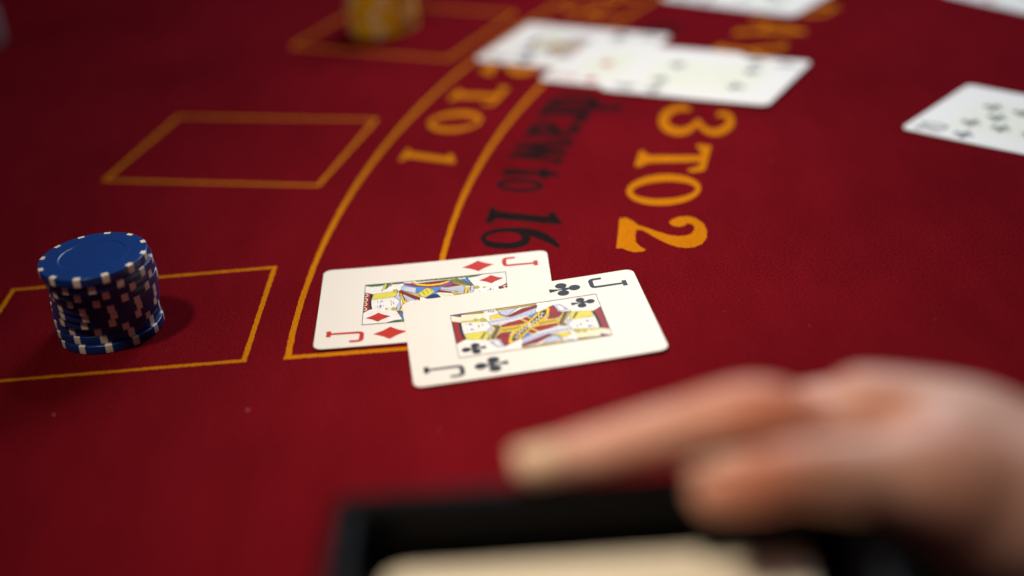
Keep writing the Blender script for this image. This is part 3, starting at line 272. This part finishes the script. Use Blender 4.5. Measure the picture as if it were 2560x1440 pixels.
def outline(pts, w, closed=True):
    L, R = pline(pts, w, jit=0.16, closed=closed)
    return lambda b: strip(b, L, R, PZ)
BOXES = [[(-199.5, 542.6), (-93.6, 538.6), (-97.6, 464.6), (-203.5, 468.6)],
         [(-160.9, 728.0), (-58.2, 694.2), (-81.6, 618.0), (-184.0, 650.6)],
         [(-111.0, 826.5), (-22.0, 776.0), (18.0, 846.0), (-71.0, 897.0)]]
for q, lab in zip(BOXES, ('orange betting box outline under the blue chips', 'orange betting box outline standing empty', 'orange betting box outline under the yellow chips')):
    felt_part('betting_box_line', outline(q, 1.95), M_GOLD, lab)

def arc_pts(R, a0, a1, n=160):
    return [(ARC.x + R * math.cos(math.radians(a0 + (a1 - a0) * i / n)), ARC.y + R * math.sin(math.radians(a0 + (a1 - a0) * i / n))) for i in range(n + 1)]
felt_part('insurance_arc_line', outline(arc_pts(688.6, 179.6, 118), 2.3, False), M_GOLD)
felt_part('insurance_arc_line', outline(arc_pts(637.0, 179.8, 118), 2.3, False), M_GOLD)
felt_part('insurance_end_line', outline([(-83.2, 463.9), (-29.0, 460.9)], 2.6, False), M_GOLD)

def glyph(name, c, scale=1.0, material=M_GOLD, z=PZ, up=None):
    g = GLYPH[name]; c = Vector(c)
    u = (ARC - c).normalized() if up is None else up
    r = Vector((u.y, -u.x))
    tr = lambda pts: [c + r * (p[0] * scale) + u * (p[1] * scale) for p in pts]
    b = bmesh.new()
    if 'poly' in g: poly(b, tr(g['poly']), z)
    elif 'ring' in g: strip(b, tr(g['ring'][0]), tr(g['ring'][1]), z, True)
    else: strip(b, tr(g['strip'][0]), tr(g['strip'][1]), z)
    return obj('printed_letter', b, material, table)

def at_arc(R, deg): return (ARC.x + R * math.cos(math.radians(deg)), ARC.y + R * math.sin(math.radians(deg)))
# serif capitals for the out-of-focus words, drawn as stems, height 34
def caps(lines, h=34.0):
    L = []
    for (x0, y0, x1, y1, w) in lines: L.append(((x0, y0), (x1, y1), w))
    return L
CAPS = {
 'Y': caps([(0, -17, 0, 0, 5), (0, 0, -10, 16, 5), (0, 0, 10, 16, 3), (-14, 16, -6, 16, 2.4), (6, 16, 14, 16, 2.4), (-5, -16, 5, -16, 2.4)]),
 'A': caps([(-11, -16, 0, 17, 3), (11, -16, 0, 17, 5), (-7, -5, 7, -5, 2.6), (-15, -16, -7, -16, 2.4), (7, -16, 15, -16, 2.4)]),
 'P': caps([(-6, -17, -6, 17, 5), (-6, 16, 5, 16, 2.6), (5, 16, 9, 11, 4), (9, 11, 9, 5, 5), (9, 5, 5, 0, 4), (5, 0, -6, 0, 2.6), (-11, -16, -1, -16, 2.4)]),
 'S': caps([(9, 10, 9, 15, 2.5), (9, 13, 0, 16.5, 2.6), (0, 16.5, -8, 12, 4), (-8, 12, -7, 5, 4.5), (-7, 5, 7, -4, 5), (7, -4, 8, -11, 4.5), (8, -11, 0, -16.5, 4), (0, -16.5, -9, -13, 2.6), (-9, -10, -9, -16, 2.5)]),
 'E': caps([(-6, -17, -6, 17, 5), (-10, 16, 9, 16, 2.6), (-6, 0, 5, 0, 2.6), (-10, -16, 10, -16, 2.6)]),
 'w': caps([(-9.5, 10, -4.5, -10, 3.8), (-4.5, -10, 0, 9, 2.0), (0, 9, 4.5, -10, 3.8), (4.5, -10, 9.5, 10, 2.0), (-12.5, 9.6, -6.5, 9.6, 1.8), (6.5, 9.6, 12, 9.6, 1.8)]),
 'a': caps([(4, -9, 4, 6, 3.8), (4, 6, 0, 10, 2.6), (0, 10, -5.5, 7, 2.8), (4, 2, -2.5, 0, 2.2), (-2.5, 0, -6, -5, 3.4), (-6, -5, -3, -9.6, 3.2), (-3, -9.6, 4, -6, 2.2), (4, -9.4, 7.5, -9.4, 1.8)]),
 'r': caps([(-3, -10, -3, 9.5, 3.8), (-7, -9.6, 1.5, -9.6, 1.8), (-6.5, 9.4, -3, 9.4, 1.8), (-3, 4.5, 1.5, 9.4, 2.2), (1.5, 9.4, 5.2, 8, 3.6)]),
 'd': caps([(5, -10, 5, 21, 3.8), (5, 6, 0, 9.8, 2.2), (0, 9.8, -5, 5, 3.4), (-5, 5, -5, -5, 4.0), (-5, -5, 0, -9.8, 3.4), (0, -9.8, 5, -6, 2.2), (1, 20.6, 5, 20.6, 1.8), (5, -9.6, 8.6, -9.6, 1.8)]),
 'M': caps([(-11, -16, -11, 16, 3), (-11, 16, 0, -14, 5), (0, -14, 11, 16, 3), (11, 16, 11, -16, 5)]),
}
def caps_glyph(ch, c, scale=1.0, material=M_GOLD, bold=1.0):
    c = Vector(c); u = (ARC - c).normalized(); r = Vector((u.y, -u.x))
    b = bmesh.new()
    for i, (p, q, w) in enumerate(CAPS[ch]):
        w *= bold
        P = [c + (r * t[0] + u * t[1]) * scale for t in (p, q)]
        d = (P[1] - P[0]).normalized(); n = Vector((-d.y, d.x)) * (w * scale / 2)
        e = d * (w * scale * 0.25)
        poly(b, [P[0] - e + n, P[0] - e - n, P[1] + e - n, P[1] + e + n], PZ + 0.004 * i)
    return obj('printed_letter', b, material, table)

for ch in '3TO2': glyph(ch, GLYPH[ch]['c'])
for ch, deg in (('S', 153.2), ('Y', 149.2), ('A', 145.4), ('P', 141.4)): caps_glyph(ch, at_arc(549.5, deg))
for ch, deg in (('1', 164.2), ('O', 160.5), ('T', 157.6), ('2', 153.6)): glyph(ch, at_arc(664, deg), 0.84 if ch != '1' else 0.86)
for ch, deg in (('S', 148.4), ('Y', 145.6), ('A', 142.7), ('P', 139.8)): caps_glyph(ch, at_arc(664, deg), 0.82)
for ch in ('1', '6', 't', 'o'): glyph(ch, GLYPH[ch]['c'], 1.0, M_INKBLACK)
for ch, deg in (('w', 163.6), ('a', 161.2), ('r', 159.5), ('d', 157.8)): caps_glyph(ch, at_arc(612.5, deg), 1.14, M_INKBLACK, 1.45)
for ch, deg in (('t', 153.6), ('S', 151.6), ('M', 147.2)):
    if ch == 't': glyph('t', at_arc(611, deg), 1.0, M_INKBLACK)
    else: caps_glyph(ch, at_arc(608, deg), 0.62 if ch == 'S' else 0.8, M_INKBLACK)

# lint and crumbs caught on the nap
bm = bmesh.new()
for i in range(110):
    x, y = rnd.uniform(-230, 260), rnd.uniform(400, 700)
    a = rnd.uniform(0, 6.28); l = rnd.uniform(0.12, 0.4); w = rnd.uniform(0.04, 0.09)
    if i < 2: x, y = ((-92.4, 430.2), (-160.1, 440.2))[i]; l, w = 0.7, 0.3
    g = bmesh.ops.create_cube(bm, size=1)
    bmesh.ops.scale(bm, verts=g['verts'], vec=(l * MM, w * MM, w * MM))
    bmesh.ops.rotate(bm, verts=g['verts'], cent=(0, 0, 0), matrix=Matrix.Rotation(a, 3, 'Z'))
    bmesh.ops.translate(bm, verts=g['verts'], vec=(x * MM, y * MM, (w / 2 + 0.02) * MM))
lint = obj('felt_lint', bm, M_LINT)
lint['kind'] = 'stuff'; lint['label'] = 'specks of pale lint on the red felt'

# ------------------------------------------------------------------ playing cards
CL, CW, CT, CR = 88.0, 63.0, 0.30, 3.4

def rounded(L, Wd, r, n=7):
    pts = []
    for sx, sy, a0 in ((1, 1, 0), (-1, 1, 90), (-1, -1, 180), (1, -1, 270)):
        for k in range(n + 1):
            a = math.radians(a0 + 90 * k / n)
            pts.append((sx * (L / 2 - r) + r * math.cos(a), sy * (Wd / 2 - r) + r * math.sin(a)))
    return pts

def stock_mesh():
    bm = bmesh.new()
    rings = []
    for ins, z in ((0.06, 0.0), (0.0, 0.06), (0.0, CT - 0.06), (0.06, CT)):
        pts = rounded(CL - 2 * ins, CW - 2 * ins, CR - ins)
        rings.append([bm.verts.new((p[0] * MM, p[1] * MM, z * MM)) for p in pts])
    n = len(rings[0])
    for a, b in zip(rings, rings[1:]):
        for i in range(n): bm.faces.new((a[i], a[(i + 1) % n], b[(i + 1) % n], b[i]))
    bm.faces.new(rings[-1]); bm.faces.new(rings[0][::-1])
    me = bpy.data.meshes.new('card_stock'); bm.normal_update(); bm.to_mesh(me); bm.free()
    me.materials.append(M_CARD)
    return me
STOCK = stock_mesh()
INKZ = CT + 0.02

def club(bm, cx, cy, s, flip, z):
    k = -1 if flip else 1
    T = lambda x, y: (cx + k * s * x, cy + k * s * y)
    for i, (lx, ly) in enumerate(((-0.9, 2.95), (-0.9, -2.95), (3.75, 0))):
        poly(bm, [T(lx + 2.2 * math.cos(t * math.pi / 10), ly + 2.2 * math.sin(t * math.pi / 10)) for t in range(20)], z + i * 0.004)
    poly(bm, [T(-1.0, 1.2), T(-1.0, -1.2), T(0.8, -1.0), T(2.2, -0.5), T(2.2, 0.5), T(0.8, 1.0)], z + 0.013)
    poly(bm, [T(-0.2, 0.35), T(-0.2, -0.35), T(-2.5, -0.5), T(-5.7, -1.45), T(-5.7, 1.45), T(-2.5, 0.5)], z + 0.017)

def diamond(bm, cx, cy, s, flip, z):
    hx, hy = 6.25 * s, 4.65 * s
    pts = []
    for (x0, y0), (x1, y1) in zip(((hx, 0), (0, hy), (-hx, 0), (0, -hy)), ((0, hy), (-hx, 0), (0, -hy), (hx, 0))):
        for k in range(4):
            t = k / 4; b = 1 - 0.10 * math.sin(math.pi * t)
            pts.append((cx + (x0 + (x1 - x0) * t) * b, cy + (y0 + (y1 - y0) * t) * b))
    poly(bm, pts, z)

J_POLY = [(31.17, 28.37), (28.2, 28.5), (26.9, 28.1), (26.1, 26.9), (26.0, 24.6), (26.1, 22.3), (26.7, 21.1), (27.86, 20.58), (38.1, 20.4), (38.1, 18.9), (39.8, 18.9), (39.8, 23.3), (38.1, 23.3), (38.1, 21.8), (28.0, 22.2), (27.7, 22.7), (27.75, 26.5), (28.3, 26.9), (31.2, 26.8)]
def j_index(bm, flip, z):
    k = -1 if flip else 1
    poly(bm, [(k * p[0], k * p[1]) for p in J_POLY], z)

# stroke digits for the far cards: x to the right, y up, cap height 12
DIG = {
 '1': [[(0, -6), (0, 6), (-2, 3.6)]], '0': [[(2.4 * math.cos(t * math.pi / 8), 6 * math.sin(t * math.pi / 8)) for t in range(17)]],
 '4': [[(1.4, -6), (1.4, 6), (-3.4, -2.2), (3.4, -2.2)]],
 '3': [[(-2.8, 4.2), (-0.5, 6), (2.4, 4.6), (2.2, 1.6), (0, 0.4), (2.8, -1.4), (2.6, -4.6), (-0.4, -6), (-3, -4.4)]],
 'K': [[(-2.8, -6), (-2.8, 6)], [(3, 6), (-2.8, -0.5)], [(-1, 1.2), (3.2, -6)]],
 '8': [[(0, 0.4), (2.2, 2), (2.2, 4.6), (0, 6), (-2.2, 4.6), (-2.2, 2), (0, 0.4), (2.7, -1.4), (2.7, -4.6), (0, -6), (-2.7, -4.6), (-2.7, -1.4), (0, 0.4)]],
 '7': [[(-2.8, 6), (2.8, 6), (-0.6, -6)]],
}
def stroke_index(bm, text, flip, z):
    k = -1 if flip else 1
    for n, ch in enumerate(text):
        off = (n - (len(text) - 1) / 2) * 5.0
        for ln in DIG[ch]:
            # glyph up = +u (long axis), glyph right = -v
            pts = [(k * (33.0 + y), k * (23.85 - (x + off))) for x, y in ln]
            L, R = pline(pts, 1.35, 0, step=1.5)
            strip(bm, L, R, z); z += 0.004

def ink_part(name, parent, ink, fn, label=None):
    b = bmesh.new(); fn(b)
    o = obj(name, b, M_INK[ink], parent)
    if label: o['label'] = label
    return o

def frame_line(parent, hx=27.05, hy=15.95, w=0.28):
    L, R = pline([(-hx, -hy), (hx, -hy), (hx, hy), (-hx, hy)], w, 0, step=200, closed=True)
    return ink_part('picture_frame', parent, 'ink2', lambda b: strip(b, L, R, INKZ + 0.9 * 0.1))

def court(parent, art):
    """The court figure: coloured fields, each ink one sub-part, repeated upside down below the middle."""
    pic = ink_part('court_picture', parent, 'white', lambda b: poly(b, [(-27, -15.9), (27, -15.9), (27, 15.9), (-27, 15.9)], INKZ))
    clampp = lambda p: (max(-26.9, min(26.9, p[0])), max(-15.8, min(15.8, p[1])))
    keys = sorted({c for c, _ in art} | {'ink2'}); b = bmesh.new()
    for i, (col, pts) in enumerate(art):
        z = INKZ + 0.004 + 0.0009 * i
        P = [clampp(p) for p in pts]
        for f in (poly(b, P, z), poly(b, [(-p[0], -p[1]) for p in P], z + 0.0004)): f.material_index = keys.index(col)
        ext = max(max(p[0] for p in P) - min(p[0] for p in P), max(p[1] for p in P) - min(p[1] for p in P))
        if ext > 1.6 and col not in ('pale', 'white', 'ink', 'ink2', 'ink3', 'black', 'brown'):      # engraved key line round each field
            for k in (1, -1):
                n0 = len(b.faces)
                L, R = pline([(k * p[0], k * p[1]) for p in P], 0.15, 0, step=50, closed=True)
                strip(b, L, R, z + 0.0006, dz=0); b.faces.ensure_lookup_table()
                for q in range(n0, len(b.faces)): b.faces[q].material_index = keys.index('ink2')
    o = obj('coloured_ink', b, M_INK[keys[0]], pic)
    for k in keys[1:]: o.data.materials.append(M_INK[k])
    o['kind'] = 'stuff'
    return pic

def card(cx, cy, ang, z, label, group=None, tilt=(0, 0)):
    t = empty('playing_card', (cx * MM, cy * MM, z * MM), 0)
    t.rotation_euler = (tilt[0], tilt[1], ang)
    tag(t, label, 'playing card', group)
    obj('card_stock', None, None, t, mesh=STOCK)
    return t

def face_card(t, suit, ink, art, index, pip_scale=(1.0, 0.74)):
    fn = club if suit == 'club' else diamond
    for fl in (False, True):
        k = -1 if fl else 1
        if index == 'J': ink_part('corner_letter', t, ink, lambda b: j_index(b, fl, INKZ))
        else: ink_part('corner_letter', t, ink, lambda b: stroke_index(b, index, fl, INKZ))
        ink_part('corner_pip', t, ink, lambda b: fn(b, k * 16.6, k * 23.6, pip_scale[0], fl, INKZ))
        ink_part('picture_pip', t, ink, lambda b: fn(b, k * 21.3, k * 11.0, pip_scale[1], fl, INKZ + 0.085))
    court(t, art); frame_line(t)

def number_card(t, suit, ink, text, spots):
    fn = club if suit == 'club' else diamond
    ink_part('tinted_panel', t, 'tint', lambda b: poly(b, rounded(58, 36, 4), INKZ))
    for fl in (False, True):
        k = -1 if fl else 1
        ink_part('corner_number', t, ink, lambda b: stroke_index(b, text, fl, INKZ))
        ink_part('corner_pip', t, ink, lambda b: fn(b, k * 17.5, k * 24.4, 0.8, fl, INKZ))
    for (u, v) in spots:
        ink_part('pip', t, ink, lambda b: fn(b, u, v, 0.78, u < 0, INKZ + 0.02))

jd = card(-28.84, 496.63, 0.0008, 0.22, 'jack of diamonds lying face up, half under the jack of clubs')
face_card(jd, 'diamond', 'pipred', JD_ART, 'J', (1.0, 0.74))
jc = card(4.889, 467.41, 0.08655, 0.66, 'jack of clubs lying face up on top of the jack of diamonds')
face_card(jc, 'club', 'pipblack', JC_ART, 'J')

def bow(t, fn):
    """Give a dealt card its slight curl: slice every part finely along the long side and lift it."""
    parts = list(t.children) + [g for c in t.children for g in c.children]
    for o in parts:
        o.data = o.data.copy()
        b = bmesh.new(); b.from_mesh(o.data)
        for k in range(-17, 18):
            bmesh.ops.bisect_plane(b, geom=b.verts[:] + b.edges[:] + b.faces[:], plane_co=(k * 2.5 * MM, 0, 0), plane_no=(1, 0, 0), dist=1e-9)
        for v in b.verts: v.co.z += fn(v.co.x / MM, v.co.y / MM) * MM
        b.normal_update(); b.to_mesh(o.data); b.free()
FA = math.radians(-31.5)
ka = card(46.0, 772.0, FA, 0.2, 'black court card, undermost and leftmost of the three overlapping blurred cards')
face_card(ka, 'club', 'pipblack', JC_ART, 'K')
kb = card(78.0, 729.0, FA, 0.7, 'red three, middle one of the three overlapping blurred cards')
number_card(kb, 'diamond', 'pipred', '3', [(-20, 0), (0, 0), (20, 0)])
kc = card(107.0, 704.8, FA, 1.2, 'black four, uppermost and rightmost of the three overlapping blurred cards')
number_card(kc, 'club', 'pipblack', '4', [(-20, 11), (-20, -11), (20, 11), (20, -11)])
k10 = card(232.5, 605.0, -math.pi / 4, 0.2, 'black ten at the right edge of the photo, cut by the frame')
number_card(k10, 'club', 'pipblack', '10', [(su * u, v) for su in (-1, 1) for u in (21, 7) for v in (-10.5, 10.5)] + [(-14, 0), (14, 0)])
k8 = card(156.5, 839.5, math.radians(-41), 0.2, 'blurred white card at the top edge, above the three overlapping cards')
number_card(k8, 'club', 'pipblack', '8', [(su * 21, v) for su in (-1, 1) for v in (-10.5, 10.5)] + [(0, -10.5), (0, 10.5), (-10.5, 0), (10.5, 0)])
k7 = card(304.0, 780.0, math.radians(-57), 0.2, 'blurred pale card cut off in the top right corner')
number_card(k7, 'diamond', 'pipred', '7', [(su * 21, v) for su in (-1, 1) for v in (-10.5, 10.5)] + [(0, -10.5), (0, 10.5), (10.5, 0)])

bow(jd, lambda u, v: 3.4e-4 * min(u - 8, 0) ** 2)
bow(jc, lambda u, v: 2.2e-4 * max(u + 8, 0) ** 2 + 0.9e-4 * min(u + 30, 0) ** 2)
bow(ka, lambda u, v: 2.6e-4 * min(u, 0) ** 2)
bow(kb, lambda u, v: 1.0e-4 * min(u + 5, 0) ** 2)
bow(kc, lambda u, v: 2.4e-4 * max(u, 0) ** 2)
bow(k10, lambda u, v: 2.0e-4 * u * u)
bow(k8, lambda u, v: 2.4e-4 * max(u, 0) ** 2)
bow(k7, lambda u, v: 1.8e-4 * u * u)

# ------------------------------------------------------------------ poker chips
RAD, THK = 19.6, 3.42

def chip_profile():
    b = 0.42
    pr = [(0, 0.0), (RAD - b, 0.0)]
    for k in range(1, 5): a = math.radians(-90 + 22.5 * k); pr.append((RAD - b + b * math.cos(a), b + b * math.sin(a)))
    for k in range(0, 5): a = math.radians(22.5 * k); pr.append((RAD - b + b * math.cos(a), THK - b + b * math.sin(a)))
    pr += [(13.1, THK), (12.85, THK + 0.10), (12.55, THK + 0.10), (12.3, THK - 0.10), (12.05, THK - 0.22), (0, THK - 0.22)]
    return pr

def chip_body_mesh(material, n=96):
    bm = bmesh.new(); rings = []
    for r, z in chip_profile():
        if r == 0: rings.append([bm.verts.new((0, 0, z * MM))])
        else: rings.append([bm.verts.new((r * MM * math.cos(2 * math.pi * i / n), r * MM * math.sin(2 * math.pi * i / n), z * MM)) for i in range(n)])
    for a, b in zip(rings, rings[1:]):
        for i in range(n):
            j = (i + 1) % n
            if len(a) == 1: bm.faces.new((a[0], b[j], b[i]))
            elif len(b) == 1: bm.faces.new((a[i], a[j], b[0]))
            else: bm.faces.new((a[i], a[j], b[j], b[i]))
    me = bpy.data.meshes.new('chip_body'); bm.normal_update(); bm.to_mesh(me); bm.free()
    me.materials.append(material)
    for p in me.polygons: p.use_smooth = abs(p.normal.z) < 0.98
    return me

def spot_mesh(material, width=2.55, depth=1.75):
    """One moulded insert that wraps from the face over the rim to the underside."""
    bm = bmesh.new(); off = 0.035; b = 0.42
    pr = [(RAD - depth, THK + off)]
    for k in range(4, -1, -1): a = math.radians(22.5 * k); pr.append((RAD - b + (b + off) * math.cos(a), THK - b + (b + off) * math.sin(a)))
    for k in range(4, 0, -1): a = math.radians(-90 + 22.5 * k); pr.append((RAD - b + (b + off) * math.cos(a), b + (b + off) * math.sin(a)))
    rows = []
    for r, z in pr:
        h = width / 2 / RAD
        rows.append([bm.verts.new((r * MM * math.cos(-h + 2 * h * i / 4), r * MM * math.sin(-h + 2 * h * i / 4), z * MM)) for i in range(5)])
    for p, q in zip(rows, rows[1:]):
        for i in range(4): bm.faces.new((p[i], q[i], q[i + 1], p[i + 1]))
    me = bpy.data.meshes.new('edge_spot'); bmesh.ops.recalc_face_normals(bm, faces=bm.faces); bm.to_mesh(me); bm.free()
    me.materials.append(material)
    for p in me.polygons: p.use_smooth = True
    return me
SPOT = spot_mesh(M_SPOT); SPOT_GREY = spot_mesh(mat('grey_edge_spot', (0.24, 0.21, 0.23), 0.4, 0.4), 4.2, 2.4)

def chip(name, body, spot, nspots, loc, phase):
    t = empty(name, loc, math.radians(phase))
    obj('chip_body', None, None, t, mesh=body)
    for k in range(nspots):
        obj('edge_spot', None, None, t, mesh=spot, rot=(0, 0, 2 * math.pi * k / nspots))
    return t

ORD = ['topmost', 'second from the top', 'third from the top', 'fourth from the top', 'fifth from the top', 'sixth from the top',
       'seventh from the top', 'third from the bottom', 'second from the bottom', 'bottom']
BLUE = [(-149.8, 492.1, 24.4), (-148.9, 493.0, 4.5), (-149.3, 494.5, 17.0), (-149.15, 496.0, 3.75), (-149.85, 497.4, 17.75),
        (-150.7, 498.6, 20.5), (-151.2, 499.6, 17.75), (-152.2, 501.0, 2.5), (-152.4, 500.9, 7.5), (-151.5, 499.7, 9.0)]
body_b = chip_body_mesh(M_BLUE)
for i, (x, y, ph) in enumerate(BLUE):
    t = chip('poker_chip', body_b, SPOT, 12, (x * MM, y * MM, (9 - i) * (THK + 0.03) * MM + 0.0001), ph)
    tag(t, 'blue poker chip with white edge spots, %s of its stack' % ORD[i], 'poker chip', 'blue chips in the stack')
body_y = chip_body_mesh(M_YELLOW)
for i in range(10):
    x, y = -58.5 + rnd.uniform(-.5, .5), 843 + rnd.uniform(-.5, .5)
    t = chip('poker_chip', body_y, SPOT, 6, (x * MM, y * MM, (9 - i) * (THK + 0.03) * MM + 0.0001), rnd.uniform(0, 45))
    tag(t, 'blurred yellow poker chip with pale spots, %s of its stack' % ORD[i], 'poker chip', 'yellow chips in the far stack')
body_g = chip_body_mesh(M_GREY)
for i in range(6):
    t = chip('poker_chip', body_g, SPOT_GREY, 8, ((-313.5 + rnd.uniform(-.6, .6)) * MM, (894 + rnd.uniform(-.6, .6)) * MM, (5 - i) * (THK + 0.03) * MM + 0.0001), rnd.uniform(0, 45))
    tag(t, 'dim pale chip in the top left corner, %s of its stack' % ['topmost', 'second from the top', 'third from the top', 'third from the bottom', 'second from the bottom', 'bottom'][i], 'poker chip', 'pale chips in the far corner')

# ------------------------------------------------------------------ card shoe with its deck
RZ = math.radians(-3.2)
shoe = empty('card_shoe', (-43.0 * MM, 267.5 * MM, 0), RZ)
tag(shoe, 'black plastic card shoe in the blurred foreground under the hand', 'card shoe')
SW, SD, SH, WT = 113.0, 84.0, 75.0, 6.5
def shoe_part(name, *a, bevel=1.6):
    b = bmesh.new(); box(b, *a, bevel=bevel)
    return obj(name, b, M_SHOE, shoe, smooth=False)
shoe_part('wall', 0, SW, -WT, 0, 0, SH, bevel=2.2)
shoe_part('wall', 0, WT, -SD, -WT - 0.05, 0, SH, bevel=2.2)
shoe_part('wall', SW - WT, SW, -SD, -WT - 0.05, 0, SH, bevel=2.2)
shoe_part('wall', WT + 0.05, SW - WT - 0.05, -SD, -SD + WT, 0, SH, bevel=2.2)
shoe_part('base', WT + 0.05, SW - WT - 0.05, -SD + WT + 0.05, -WT - 0.05, 0, 4, bevel=0.5)
slab = shoe_part('added_dark_slab', SW + 0.05, SW + 82, -SD, 70, 0, 10, bevel=2.0)  # invented slab, blackens the lit felt beside the shoe below the hand
slab.data.materials[0] = mat('matt_black_slab', (0.002, 0.002, 0.002), 0.9, 0.02)
shoe_part('retaining_tab', 77.5, 103, -15.5, -WT - 0.05, 62.6, 66, bevel=1.2)

deck = empty('card_deck', shoe.location + Matrix.Rotation(RZ, 3, 'Z') @ Vector((55.0 * MM, -43.4 * MM, 4.1 * MM)), RZ)
tag(deck, 'cream deck of cards lying inside the black shoe', 'card deck')
for name, z0, z1 in (('card_block', 0, 57.6), ('top_card', 57.75, 58.1)):
    b = bmesh.new(); a = []
    for z in (z0, z1): a.append([b.verts.new((p[0] * MM, p[1] * MM, z * MM)) for p in rounded(CL, CW, 4.5)])
    n = len(a[0])
    for i in range(n): b.faces.new((a[0][i], a[0][(i + 1) % n], a[1][(i + 1) % n], a[1][i]))
    b.faces.new(a[1]); b.faces.new(a[0][::-1])
    obj(name, b, M_DECK, deck)

# ------------------------------------------------------------------ the hand
def catmull(P, m=7):
    out = []
    for i in range(len(P) - 1):
        p0, p1, p2, p3 = P[max(i - 1, 0)], P[i], P[i + 1], P[min(i + 2, len(P) - 1)]
        for j in range(m):
            t = j / m
            out.append([0.5 * (2 * b + (-a + c) * t + (2 * a - 5 * b + 4 * c - d) * t * t + (-a + 3 * b - 3 * c + d) * t ** 3) for a, b, c, d in zip(p0, p1, p2, p3)])
    out.append(list(P[-1]))
    return out

def tube(bm, chain, n=20):
    P = catmull(chain)
    rings = []; ref = None
    pts = [Vector(p[:3]) for p in P]; rad = [p[3] for p in P]
    def frame(t, ref):
        u = ref - t * ref.dot(t); u.normalize(); return u, t.cross(u)
    T = [(pts[min(i + 1, len(pts) - 1)] - pts[max(i - 1, 0)]).normalized() for i in range(len(pts))]
    ref = Vector((0, 0, 1)) if abs(T[0].z) < 0.9 else Vector((1, 0, 0))
    seq = []
    for k in (80, 55, 30): a = math.radians(k); seq.append((pts[0] - T[0] * rad[0] * math.sin(a), rad[0] * math.cos(a), T[0]))
    seq += list(zip(pts, rad, T))
    for k in (30, 55, 80): a = math.radians(k); seq.append((pts[-1] + T[-1] * rad[-1] * math.sin(a), rad[-1] * math.cos(a), T[-1]))
    for p, r, t in seq:
        u, w = frame(t, ref); ref = u
        rings.append([bm.verts.new((p + u * (r * math.cos(2 * math.pi * i / n)) + w * (r * math.sin(2 * math.pi * i / n))) * MM) for i in range(n)])
    for a, b in zip(rings, rings[1:]):
        for i in range(n): bm.faces.new((a[i], a[(i + 1) % n], b[(i + 1) % n], b[i]))
    bm.faces.new(rings[0][::-1]); bm.faces.new(rings[-1])

hand_root = empty('person_hand', (0.09, 0.28, 0.0))
tag(hand_root, 'bare hand in the blurred foreground, index finger and thumb resting on the black card shoe', 'hand')
bm = bmesh.new()
for chain in HAND.values(): tube(bm, chain)
# webbing between the finger roots, thumb and palm
for a, b_ in (('meta1', 'meta2'), ('meta2', 'meta3'), ('meta3', 'meta4')):
    tube(bm, [[(p + q) / 2 for p, q in zip(c, d)] for c, d in zip(HAND[a], HAND[b_])])
tube(bm, [[(p + q) / 2 for p, q in zip(c, d)] for c, d in zip(HAND['meta1'][1:], HAND['thenar'][1:])])
bmesh.ops.recalc_face_normals(bm, faces=bm.faces)
tmp = obj('hand_source', bm, M_SKIN)
rm = tmp.modifiers.new('remesh', 'REMESH'); rm.mode = 'VOXEL'; rm.voxel_size = 0.0011; rm.use_smooth_shade = True
sm = tmp.modifiers.new('smooth', 'SMOOTH'); sm.factor = 0.5; sm.iterations = 10
dg = bpy.context.evaluated_depsgraph_get()
me = bpy.data.meshes.new_from_object(tmp.evaluated_get(dg)); me.name = 'hand'
for p in me.polygons: p.use_smooth = True
bpy.data.objects.remove(tmp)
hand = bpy.data.objects.new('hand', me); COL.objects.link(hand)
hand.parent = hand_root; hand.matrix_parent_inverse = Matrix.Translation(-Vector(hand_root.location))
if not me.materials: me.materials.append(M_SKIN)
att = me.attributes.new('flush', 'FLOAT', 'POINT')
JOINTS = [(HAND['index'][4], 13, .75), (HAND['index'][2], 8, .4), (HAND['thumb'][1], 14, .8), (HAND['thumb'][2], 9, .45),
          (HAND['index'][6], 10, .35), (HAND['middle'][1], 11, .6), (HAND['thenar'][1], 16, .45)]
for v in me.vertices:
    w = 0.0
    for q, rr, amt in JOINTS:
        w = max(w, amt * math.exp(-((v.co * 1000 - Vector(q[:3])).length / rr) ** 2 + 0.35))
    att.data[v.index].value = min(1.0, w)

def nail(chain, l0, l1, spread, toward):
    tip = Vector(chain[0][:3]); nxt = Vector(chain[1][:3])
    ax = (tip - nxt).normalized(); nrm = Vector(toward); nrm = (nrm - ax * nrm.dot(ax)).normalized(); sd = ax.cross(nrm)
    r = chain[0][3]
    b = bmesh.new(); rows = []
    for i in range(9):
        t = i / 8; l = l0 + (l1 - l0) * t
        wd = spread * (1 - 0.25 * max(0, (t - 0.7) / 0.3) ** 2 - 0.35 * max(0, (0.25 - t) / 0.25) ** 2)
        rr = (r + (chain[1][3] - r) * max(0, -l) / (tip - nxt).length) + 0.15 + 0.35 * t
        rows.append([b.verts.new((tip + ax * l + (nrm * math.cos(wd * (k / 4 - 1)) + sd * math.sin(wd * (k / 4 - 1))) * rr) * MM) for k in range(9)])
    for p, q in zip(rows, rows[1:]):
        for k in range(8): b.faces.new((p[k], p[k + 1], q[k + 1], q[k]))
    bmesh.ops.recalc_face_normals(b, faces=b.faces)
    o = obj('fingernail', b, M_NAIL, hand, smooth=True)
    s = o.modifiers.new('thickness', 'SOLIDIFY'); s.thickness = 0.0003; s.offset = 0
nail(HAND['index'], -6.0, 3.6, 0.8, (-0.1, -0.55, 0.85))
nail(HAND['thumb'], -5.5, 4.6, 0.8, (-0.1, 0.75, 0.8))
